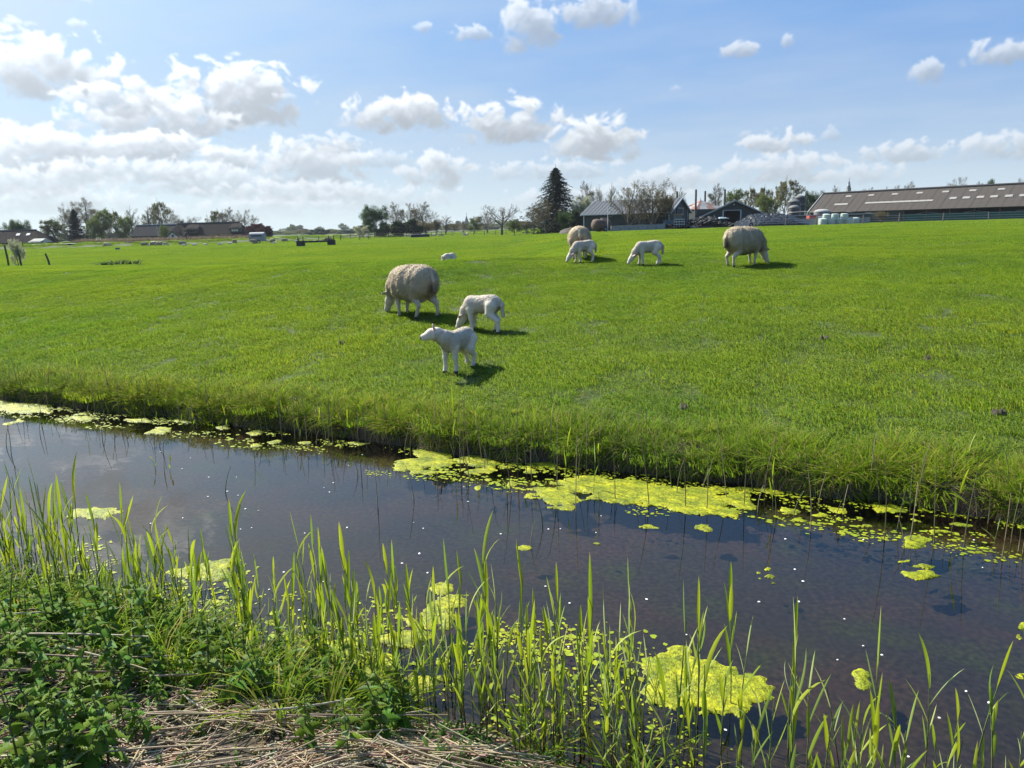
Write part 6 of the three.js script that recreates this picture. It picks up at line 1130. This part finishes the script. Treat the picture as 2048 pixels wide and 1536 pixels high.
{ // slurry tanker
  const o = thing('slurry_tanker', 'rusty brown slurry tanker parked at the field edge', 'tanker', [13.3, 0.85, -109.5], 0.5), rust = new THREE.MeshStandardMaterial({ color: col(0.20, 0.13, 0.095), map: texRoof, roughness: 0.85 }), pts = [[0, -1.5], [0.5, -1.45], [0.78, -1.2], [0.82, -0.9], [0.82, 0.9], [0.78, 1.2], [0.5, 1.45], [0, 1.5]].map(([a, b]) => new THREE.Vector2(a, b));
  mesh('tank', new THREE.LatheGeometry(pts, 18).rotateZ(Math.PI / 2).translate(0, 1.05, 0), rust, o); for (const x of [-0.8, 0, 0.8]) mesh('hoop', new THREE.TorusGeometry(0.84, 0.035, 5, 18).rotateY(Math.PI / 2).translate(x, 1.05, 0), rust, o);
  for (const z of [-0.85, 0.85]) { const w = mesh('wheel', new THREE.TorusGeometry(0.33, 0.14, 7, 16).translate(0.1, 0.46, z), mRubber, o); mesh('hub', new THREE.CylinderGeometry(0.2, 0.2, 0.12, 12).rotateX(Math.PI / 2).translate(0.1, 0.46, z), mSteel, w); }
  mesh('hatch', new THREE.CylinderGeometry(0.25, 0.25, 0.16, 12).translate(0.2, 1.93, 0), mSteel, o); mesh('drawbar', new MB().tube([V(1.3, 0.7, 0), V(2.4, 0.45, 0)], 0.08, 6).geo(), rust, o); mesh('hose', new MB().tube([V(0.5, 1.95, 0.1), V(1.2, 2.0, 0.1), V(2.0, 2.3, 0.1)], 0.06, 6).geo(), mRubber, o);
}
{ const o = thing('lamp_post', 'slim grey lamp post in front of the grey barn', 'lamp post', [14.1, 1.0, -108.6]); mesh('pole', new MB().tube([V(0, -0.3, 0), V(0.0, 3.4, 0)], [0.06, 0.045], 7).geo(), mTrim, o); mesh('lamp_arm', new MB().tube([V(0, 3.4, 0), V(0.25, 3.44, 0)], 0.035, 6).geo(), mTrim, o); mesh('lamp_head', B(0.48, 3.43, 0, 0.5, 0.09, 0.2).geo(), mSteel, o); }
{ // wrapped bales
  const pts = []; for (let k = 0; k <= 4; k++) pts.push(new THREE.Vector2(0.62 * Math.sin(k / 4 * 1.4) , -0.6 + 0.10 * (1 - Math.cos(k / 4 * 1.57)))); for (let k = 4; k >= 0; k--) pts.push(new THREE.Vector2(0.62 * Math.sin(k / 4 * 1.4), 0.6 - 0.10 * (1 - Math.cos(k / 4 * 1.57))));
  const g = new THREE.LatheGeometry(pts, 18), m = new THREE.MeshPhysicalMaterial({ color: col(0.44, 0.50, 0.44), roughness: 0.4 });
  [[45.6, 0, 0.2], [46.9, 0, 0.1], [48.2, 0, 0.3], [49.5, 0, 0], [50.6, 0, 0.5], [46.3, 1, 0.15], [47.6, 1, 0.2], [48.9, 1, 0.1], [45.2, 0.0, -1.2]].forEach(([x, lv, dz], k) => { const o = mesh('wrapped_bale', g, m, scene); o.rotation.set(0.06 * (k % 3), 0.4 * k, 0.04); o.scale.setScalar(0.86); o.position.set(x, 1.5 + lv * 0.62, -111.5 - dz - lv * 0.3); tag(o, lv ? ['first', 'middle', 'last'][k - 5] + ' pale wrapped bale of the upper row, counted from the clamp' : k === 8 ? 'pale wrapped bale standing in front of the others' : ['first', 'second', 'third', 'fourth', 'last'][k] + ' pale wrapped bale of the lower row, counted from the clamp', 'bale', 'pale wrapped bales'); });
}
{ const o = thing('low_wall', 'pale concrete wall behind the plastic clamp and bales', 'wall', [42.8, 1.1, -113.2]); for (let k = 0; k < 4; k++) mesh('wall_panel', B(1.3 + k * 2.62, 0.45, 0, 2.6, 0.9, 0.18).geo(), mConcrete, o); }
{ const o = thing('red_cart', 'small red farm cart with white panel by the low shed', 'cart', [46.2, 1.1, -115.5]); const red = std(0.35, 0.06, 0.05, 0.7); mesh('body', B(0, 1.0, 0, 2.4, 0.7, 1.2).geo(), red, o); mesh('panel', B(0.3, 1.0, 0.63, 0.8, 0.5, 0.04).geo(), mWhite, o); for (const x of [-0.7, 0.7]) mesh('wheel', new THREE.TorusGeometry(0.26, 0.1, 6, 14).translate(x, 0.36, 0.62), mRubber, o); mesh('chassis', B(0, 0.58, 0, 2.6, 0.12, 0.9).geo(), mSteel, o); }
{ const o = thing('tractor', 'blue tractor half hidden behind the tyres at the barn gable', 'tractor', [24.0, 1.0, -110.2], -0.4), blue = std(0.04, 0.12, 0.18, 0.5); mesh('bonnet', B(-0.9, 1.0, 0, 1.5, 0.6, 0.8).geo(), blue, o); const c = mesh('cab', B(0.4, 1.4, 0, 1.2, 1.3, 1.2).geo(), std(0.05, 0.09, 0.10, 0.2), o); mesh('cab_roof', B(0.4, 2.1, 0, 1.35, 0.12, 1.35).geo(), std(0.35, 0.16, 0.08, 0.6), c); for (const z of [-0.75, 0.75]) { mesh('rear_wheel', new THREE.TorusGeometry(0.5, 0.2, 7, 16).translate(0.6, 0.7, z), mRubber, o); mesh('front_wheel', new THREE.TorusGeometry(0.3, 0.13, 7, 14).translate(-1.2, 0.43, z * 0.8), mRubber, o); } }
{ const o = thing('metal_gate', 'white tubular gate before the barn gable', 'gate', [23.5, 1.1, -108.8], -0.1); o.scale.x = 0.55; for (let k = 0; k < 3; k++) mesh('rail', new MB().tube([V(0, 0.6 + k * 0.35, 0), V(2.6, 0.6 + k * 0.35, 0)], 0.04, 5).geo(), mWhite, o); for (let k = 0; k < 5; k++) mesh('upright', new MB().tube([V(k * 0.65, 0.2, 0), V(k * 0.65, 1.32, 0)], 0.035, 5).geo(), mWhite, o); }
// pasture fence before the farm
function wireFence(name, label, pts, h, wires, rpost, mat, wr = 0.007) {
  const [x0, z0] = pts[0], o = thing(name, label, 'fence', [x0, height(x0, z0), z0]), y0 = o.position.y, r = rng(Math.abs(Math.round(x0 * 7)) + 3);
  const P = pts.map(([x, z]) => V(x - x0, height(x, z) - y0, z - z0));
  P.forEach((p) => { const l = (r() - 0.5) * 0.12, hh = h * (0.92 + r() * 0.16); mesh('post', new MB().tube([p.clone().add(V(0, -0.3, 0)), p.clone().add(V(l, hh, l * 0.5))], [rpost, rpost * 0.9], 7).geo(), mat, o); });
  for (const f of wires) mesh(wr > 0.02 ? 'rail' : 'wire', new MB().tube(P.map((p) => p.clone().add(V(0, h * f, 0.06))), wr, 4).geo(), wr > 0.02 ? mat : mSteel, o);
}
wireFence('pasture_fence', 'wire fence on thin wooden posts before the farm', [[32.2, -100.5], [36.2, -100.2], [40.1, -100], [46.0, -99.5], [50.6, -99.5], [56.3, -99.5], [61.9, -99], [66.4, -98], [71, -97]], 1.2, [0.35, 0.6, 0.85], 0.075, std(0.17, 0.15, 0.125, 0.95), 0.012);
wireFence('rail_fence', 'dark post-and-rail fence along the far field edge', [...Array(17)].map((_, k) => [-42 + k * 2.6, -193 + k * 0.75]), 1.15, [0.45, 0.85], 0.07, mWood, 0.035);
wireFence('road_fence', 'short dark post fence near the feed rack', [[-41, -150], [-37.5, -152], [-34, -156], [-31, -160], [-30.5, -168]], 1.2, [0.8], 0.07, mWood, 0.012);

// ---------------------------------------------------------------- houses and churches far off
{ // thatched farmhouse
  const o = thing('thatched_farmhouse', 'long thatched farmhouse with dormers behind the dike', 'house', [-110, 0.4, -250], 0.05), E = 1.7, R = 5.4, D = 10, L = 23.5;
  mesh('wall', B(L / 2 + 0.6, E / 2, -D / 2, L - 1.6, E, D - 1.2).geo(), std(0.10, 0.075, 0.065, 0.95), o);
  const roof = mesh('roof', new MB().poly([V(0, E - 0.3, 0.4), V(L + 0.8, E - 0.3, 0.4), V(L - 2.2, R, -D / 2), V(1.2, R, -D / 2)]).poly([V(L + 0.8, E - 0.3, 0.4), V(L + 0.8, E - 0.3, -D - 0.4), V(L - 2.2, R, -D / 2)]).poly([V(L + 0.8, E - 0.3, -D - 0.4), V(0, E - 0.3, -D - 0.4), V(1.2, R, -D / 2), V(L - 2.2, R, -D / 2)]).poly([V(0, E - 0.3, -D - 0.4), V(0, E - 0.3, 0.4), V(1.2, R, -D / 2)]).geo(), mThatch, o);
  mesh('ridge_tiles', B(L / 2 - 0.4, R + 0.06, -D / 2, L - 3.2, 0.2, 0.4).geo(), std(0.18, 0.16, 0.15), roof); mesh('chimney', B(2.6, R + 0.35, -D / 2, 0.8, 0.9, 0.7).geo(), std(0.16, 0.12, 0.10), roof);
  // gabled wing with a white front
  mesh('wing_wall', new MB().slab([V(0.3, 0, 2.2), V(3.6, 0, 2.2), V(3.6, 1.5, 2.2), V(2.5, 2.6, 2.2), V(1.4, 2.6, 2.2), V(0.3, 1.5, 2.2)], 0.2).geo(), mWhite, o);
  mesh('wing_roof', new MB().slab([V(-0.4, 1.1, 2.6), V(1.9, 3.0, 2.6), V(1.9, 4.9, -3.5), V(-0.4, 1.4, -2)], 0.3).slab([V(1.9, 3.0, 2.6), V(4.3, 1.1, 2.6), V(4.3, 1.6, -2), V(1.9, 4.9, -3.5)], 0.3).geo(), mThatch, o);
  const d0 = mesh('wing_door', B(1.95, 0.95, 2.24, 0.7, 1.7, 0.06).geo(), mDark, o); mesh('frame', B(1.95, 1.85, 2.26, 0.9, 0.12, 0.06).geo(), mWhite, d0);
  for (const [x, w] of [[5.2, 4.2], [19.2, 4.0]]) { const d = mesh('dormer', B(x + w / 2, 2.9, -0.9, w - 0.6, 1.5, 2.6).geo(), std(0.09, 0.07, 0.06), o); mesh('dormer_roof', new MB().slab([V(x - 0.2, 3.3, 0.9), V(x + w + 0.2, 3.3, 0.9), V(x + w - 0.6, 5.0, -3.6), V(x + 0.4, 5.0, -3.6)], 0.25).geo(), mThatch, d); for (let k = 0; k < 3; k++) mesh('window', B(x + w / 2 - 0.75 + k * 0.75, 2.75, 0.43, 0.6, 0.7, 0.06).geo(), x > 10 ? mWhite : mGlass, d); }
  for (let k = 0; k < 5; k++) { const w = mesh('window', B(16.6 + k * 1.5, 0.85, -0.42, 1.0, 0.8, 0.08).geo(), mGlass, o); mesh('frame', B(16.6 + k * 1.5, 1.3, -0.38, 1.1, 0.12, 0.1).geo(), mWhite, w); }
}
{ const o = thing('dark_barn', 'dark grey low barn joined to the thatched farmhouse', 'barn', [-123.5, 0.4, -253], 0.03), L = 15, D = 9, E = 1.8, R = 5.2, m = new THREE.MeshPhysicalMaterial({ color: col(0.030, 0.032, 0.038), map: texRoof, roughness: 0.95, specularIntensity: 0.25 }); mesh('wall', B(L / 2, E / 2, -D / 2, L, E, D).geo(), mClad, o); mesh('roof', new MB().slab([V(-0.3, E - 0.2, 0.4), V(L + 0.3, E - 0.2, 0.4), V(L + 0.3, R, -D / 2), V(-0.3, R, -D / 2)], 0.12).geo(), m, o); mesh('roof', new MB().slab([V(-0.3, R, -D / 2), V(L + 0.3, R, -D / 2), V(L + 0.3, E - 0.2, -D - 0.4), V(-0.3, E - 0.2, -D - 0.4)], 0.12).geo(), m, o); mesh('ridge_cap', B(L / 2, R + 0.06, -D / 2, L + 0.7, 0.18, 0.4).geo(), mTrim, o); mesh('flagpole', new MB().tube([V(10.2, 0, 4), V(9.9, 5.0, 4)], [0.07, 0.04], 6).geo(), mTrim, o); }
{ const o = thing('thatched_house', 'thatched house with two roof windows at the left edge', 'house', [-146, 0.3, -200], 0.04), E = 1.0, R = 4.1, D = 10, L = 24; mesh('wall', B(L / 2, E / 2, -D / 2, L - 1.4, E, D - 1).geo(), std(0.12, 0.09, 0.08), o); const roof = mesh('roof', new MB().poly([V(0, E - 0.2, 0.4), V(L, E - 0.2, 0.4), V(L - 3.6, R, -D / 2), V(2, R, -D / 2)]).poly([V(L, E - 0.2, 0.4), V(L, E - 0.2, -D - 0.4), V(L - 3.6, R, -D / 2)]).poly([V(L, E - 0.2, -D - 0.4), V(0, E - 0.2, -D - 0.4), V(2, R, -D / 2), V(L - 3.6, R, -D / 2)]).geo(), mThatch, o); mesh('ridge_tiles', B(L / 2 - 0.8, R + 0.05, -D / 2, L - 5.4, 0.2, 0.4).geo(), std(0.2, 0.18, 0.17), roof); for (const x of [16.3, 18.9]) { const w = mesh('roof_window', new MB().slab([V(x, 2.75, -2.55), V(x + 0.9, 2.75, -2.55), V(x + 0.9, 3.25, -3.35), V(x, 3.25, -3.35)], 0.12).geo(), mWhite, roof); } }
{ const o = thing('small_shed', 'small shed with pale sloping roof below the willow', 'shed', [-119.5, 0.5, -192], 0.1); mesh('wall', B(1.6, 0.5, -1.2, 3.0, 1.0, 2.2).geo(), std(0.2, 0.24, 0.22), o); mesh('roof', new MB().slab([V(-0.3, 0.75, 0.2), V(2.6, 0.75, 0.2), V(3.4, 1.6, -1.3), V(0.6, 1.6, -1.3)], 0.08).slab([V(2.6, 0.75, 0.2), V(4.4, 0.7, -2.6), V(3.4, 1.6, -1.3)], 0.06).geo(), std(0.5, 0.48, 0.40), o); mesh('door', B(0.9, 0.45, -0.08, 0.8, 0.85, 0.06).geo(), mWood, o); }
function spire(name, label, x, z, y0, tw, th, sh, lantern) { const o = thing(name, label, 'church', [x, y0, z]); const st = std(0.20, 0.19, 0.18, 0.9), sl = std(0.06, 0.065, 0.075, 0.7); mesh('tower', B(0, th / 2, 0, tw, th, tw).geo(), st, o); const s = mesh('spire', new THREE.ConeGeometry(tw * 0.62, sh, 8).translate(0, th + sh / 2, 0), sl, o); mesh('cross', new MB().tube([V(0, th + sh - 0.2, 0), V(0, th + sh + tw * 0.6, 0)], tw * 0.03 + 0.04, 5).geo(), sl, s); if (lantern) { mesh('lantern', new THREE.CylinderGeometry(tw * 0.42, tw * 0.42, th * 0.32, 8).translate(0, th * 1.0, 0), std(0.5, 0.5, 0.5), o); } mesh('nave', new MB().slab([V(-tw * 3, th * 0.5, -tw * 0.8), V(-tw * 3, th * 0.5, tw * 0.8), V(0, th * 0.5, tw * 0.8), V(0, th * 0.5, -tw * 0.8)], th * 0.5).geo(), st, o); for (const k of [-1, 1]) mesh('belfry_window', B(k * tw * 0.2, th * 0.8, tw / 2 + 0.03, tw * 0.16, th * 0.14, 0.06).geo(), mDark, o); }
spire('village_church', 'distant grey church with needle spire among the trees', -48, -900, -1, 5.5, 7.5, 9.5);
spire('village_church', 'little slate spire rising over the long barn ridge', 185, -420, 1, 1.9, 16.4, 4.6, true);
{ // the feed rack and other things on the low field
  const o = thing('feed_rack', 'dark low feed rack with two boxes in the far field', 'feed rack', [-29.6, height(-29.6, -108), -108], 0.12), m = std(0.035, 0.032, 0.03, 0.9);
  for (const x of [0, 3.9]) { mesh('box', B(x + 0.4, 0.38, x * -0.8, 1.1, 0.76, 0.9).geo(), m, o); for (const q of [0.05, 0.75]) mesh('upright', B(x + q, 0.85, x * -0.8, 0.1, 1.0, 0.1).geo(), m, o); } mesh('beam', new MB().tube([V(0.8, 0.62, 0), V(4.2, 0.62, -3.0)], 0.14, 5).geo(), m, o);
  const t = thing('water_trough', 'long black water trough at the far field edge', 'trough', [-22.2, height(-22, -176), -176], 0.0); mesh('basin', B(2.1, 0.38, 0, 4.2, 0.7, 0.9).geo(), std(0.02, 0.022, 0.028, 0.6), t); mesh('rim', B(2.1, 0.76, 0, 4.35, 0.07, 1.05).geo(), mTrim, t);
  const b = thing('dark_crate', 'low dark crate beside the road fence', 'crate', [-35, height(-35, -150), -150]); mesh('box', B(0, 0.25, 0, 1.7, 0.45, 0.8).geo(), m, b); mesh('slat', B(0, 0.5, 0, 1.8, 0.06, 0.9).geo(), m, b);
  const tub = thing('blue_tub', 'bright blue tub lying in the far field', 'tub', [-60.6, height(-60.6, -119), -119]); mesh('bowl', new THREE.LatheGeometry([[0.25, 0], [0.38, 0.28], [0.42, 0.3], [0.36, 0.26], [0.22, 0.03]].map(([a, c]) => new THREE.Vector2(a, c)), 16), std(0.01, 0.20, 0.42, 0.5), tub);
  const v = thing('livestock_trailer', 'grey livestock trailer with rounded roof in the far field', 'trailer', [-50.2, height(-49, -150), -150], 0.08), gm = std(0.24, 0.25, 0.26, 0.5, 0.3), pts = []; const sh = new THREE.Shape(); sh.moveTo(-0.9, 0.5); sh.lineTo(-0.9, 1.5); sh.quadraticCurveTo(-0.85, 2.1, 0, 2.15); sh.quadraticCurveTo(0.85, 2.1, 0.9, 1.5); sh.lineTo(0.9, 0.5); mesh('body', new THREE.ExtrudeGeometry(sh, { depth: 2.7, bevelEnabled: true, bevelSize: 0.05, bevelThickness: 0.05, curveSegments: 6 }).rotateY(Math.PI / 2), gm, v); mesh('side_vent', B(1.3, 1.5, 0.97, 2.0, 0.22, 0.03).geo(), mDark, v); for (const x of [1.0, 1.7]) mesh('wheel', new THREE.TorusGeometry(0.25, 0.1, 6, 14).translate(x, 0.35, 0.98), mRubber, v); mesh('drawbar', new MB().tube([V(2.7, 0.5, 0), V(3.9, 0.45, 0)], 0.06, 5).geo(), mSteel, v); mesh('ramp', B(-0.1, 1.1, 0, 0.06, 1.2, 1.6).geo(), mSteel, v);
}
{ // reeds, weeds, posts and a young willow by the dike
  const g = [tuft(600, 60, 0.5, 0.9, 1.5, 0.02, 0.04, 0.35, [[0.34, 0.26, 0.17], [0.26, 0.20, 0.13], [0.42, 0.33, 0.23]]), tuft(601, 60, 0.5, 0.9, 1.6, 0.02, 0.05, 0.3, [[0.30, 0.22, 0.15], [0.40, 0.31, 0.22]])], r = rng(9), spots = [];
  for (let k = 0; k < 700; k++) { const x = -104 + r() * 42, z = -183 - r() * 4 - (x + 104) * 0.06; if (x > -70 && r() < 0.5) continue; spots.push({ p: onGround(x, z), turn: r() * 6.28, sx: 0.9 + r() * 0.4, sy: 0.9 + r() * 0.5 }); }
  scatter('reed_bed', g, new THREE.MeshStandardMaterial({ vertexColors: true, roughness: 1, side: THREE.DoubleSide }), spots, 'strip of dry tan reeds along the far side of the road', 'reeds');
  const w = [tuft(610, 50, 0.25, 0.2, 0.5, 0.02, 0.05, 1.2, [[0.03, 0.06, 0.02], [0.045, 0.08, 0.02]])];
  scatter('thistle_patch', w, matGrass, [[-28.2, -55, 2.4], [-27.2, -55.4, 2.0], [-29, -54.6, 1.7], [-25.6, -53, 0.7], [-33.5, -56, 0.8]].map(([x, z, s]) => ({ p: onGround(x, z), turn: x, sx: s, sy: s * 0.7 })), 'dark patch of thistles in the far pasture', 'weeds');
  for (const [x, z, h, lean, lab] of [[-29.8, -45.6, 1.35, -0.06, 'thin fence post at the left edge of the field'], [-28.9, -45.4, 1.05, -0.12, 'dark leaning stake supporting the young willow'], [-26.6, -44.5, 0.85, -0.32, 'short stick leaning over in the far pasture'], [-67.5, -107, 1.4, -0.05, 'lone fence post beyond the young willow']]) { const o = mesh('fence_post', new MB().tube([V(0, -0.8, 0), V(lean * 0.5, h * 0.5, 0), V(lean * h, h, 0)], [0.06, 0.055, 0.05], 7).geo(), mWood, scene); o.position.copy(onGround(x, z)); tag(o, lab, 'post', 'single posts in the far pasture'); }
  const o = thing('young_willow', 'young pale willow sapling tied to a stake', 'tree', [-29.2, height(-29.2, -45.5) - 0.1, -45.5]); o.scale.set(0.8, 1.9, 0.8); mesh('trunk', TREES.blossom.trunk, matBark, o); mesh('crown', TREES.blossom.crown, matCrown, o);
}
{ // cyclist on the dike road
  const x = -71.5, z = -171, y = height(x, z) + 0.06, b = thing('bicycle', 'dark bicycle ridden along the dike road', 'bicycle', [x, y, z], 0.06); for (const q of [-0.55, 0.55]) { const w = mesh('wheel', new THREE.TorusGeometry(0.34, 0.03, 6, 18).translate(q, 0.36, 0), mRubber, b); mesh('hub', new THREE.CylinderGeometry(0.05, 0.05, 0.1, 8).rotateX(1.57).translate(q, 0.36, 0), mSteel, w); } mesh('frame', new MB().tube([V(-0.55, 0.36, 0), V(-0.2, 0.85, 0), V(0.4, 0.8, 0), V(0.0, 0.34, 0), V(-0.2, 0.85, 0)], 0.025, 5).tube([V(0.55, 0.36, 0), V(0.4, 0.95, 0)], 0.025, 5).geo(), mDark, b); mesh('saddle', B(-0.22, 0.95, 0, 0.26, 0.07, 0.16).geo(), mDark, b); mesh('handlebar', new MB().tube([V(0.35, 1.05, -0.28), V(0.42, 1.08, 0), V(0.35, 1.05, 0.28)], 0.02, 5).geo(), mSteel, b);
  const parts = [chain([[-0.2, 1.0, 0, 0.16], [-0.12, 1.25, 0, 0.16], [-0.02, 1.48, 0, 0.17]]), chain([[-0.02, 1.55, 0, 0.07], [0.02, 1.7, 0, 0.10], [0.03, 1.76, 0, 0.11]])]; for (const s of [-1, 1]) { parts.push(chain([[0.0, 1.46, s * 0.18, 0.06], [0.14, 1.22, s * 0.24, 0.05], [0.34, 1.08, s * 0.26, 0.04]])); parts.push(chain([[-0.18, 0.98, s * 0.09, 0.09], [0.16, 0.86 - s * 0.06, s * 0.11, 0.07], [0.02, 0.48 - s * 0.1, s * 0.11, 0.05], [0.14, 0.42 - s * 0.1, s * 0.11, 0.045]])); }
  const f = (a, c, d) => { let m = 1e9; for (const p of parts) m = smin(m, p(a, c, d), 0.05); return m; }, N = 44, mc = new MarchingCubes(N, matBark, false, false, 30000); for (let k = 0; k < N; k++) for (let j = 0; j < N; j++) for (let i = 0; i < N; i++) mc.field[N * N * k + N * j + i] = -f(mix(-0.5, 0.6, i / N), mix(0.2, 1.95, j / N), mix(-0.45, 0.45, k / N)); mc.isolation = 0; mc.update();
  const n = mc.count, P = new Float32Array(n * 3), C = new Float32Array(n * 3); for (let k = 0; k < n; k++) { const a = mix(-0.5, 0.6, (mc.positionArray[k * 3] + 1) / 2), c = mix(0.2, 1.95, (mc.positionArray[k * 3 + 1] + 1) / 2), d = mix(-0.45, 0.45, (mc.positionArray[k * 3 + 2] + 1) / 2); P.set([a, c, d], k * 3); C.set(c > 1.74 ? [0.05, 0.035, 0.025] : c > 1.6 ? [0.35, 0.22, 0.17] : c > 0.95 ? [0.02, 0.025, 0.04] : [0.025, 0.025, 0.03], k * 3); }
  const g = new THREE.BufferGeometry(); g.setAttribute('position', new THREE.BufferAttribute(P, 3)); g.setAttribute('color', new THREE.BufferAttribute(C, 3)); g.computeVertexNormals(); const p = mesh('person', g, matBark, scene); p.position.set(x, y, z); p.rotation.y = 0.06; tag(p, 'person in dark clothes cycling along the dike road', 'person');
}
scene.fog = new THREE.FogExp2(0xdfe8f0, 0.00014);
renderer.render(scene, camera);
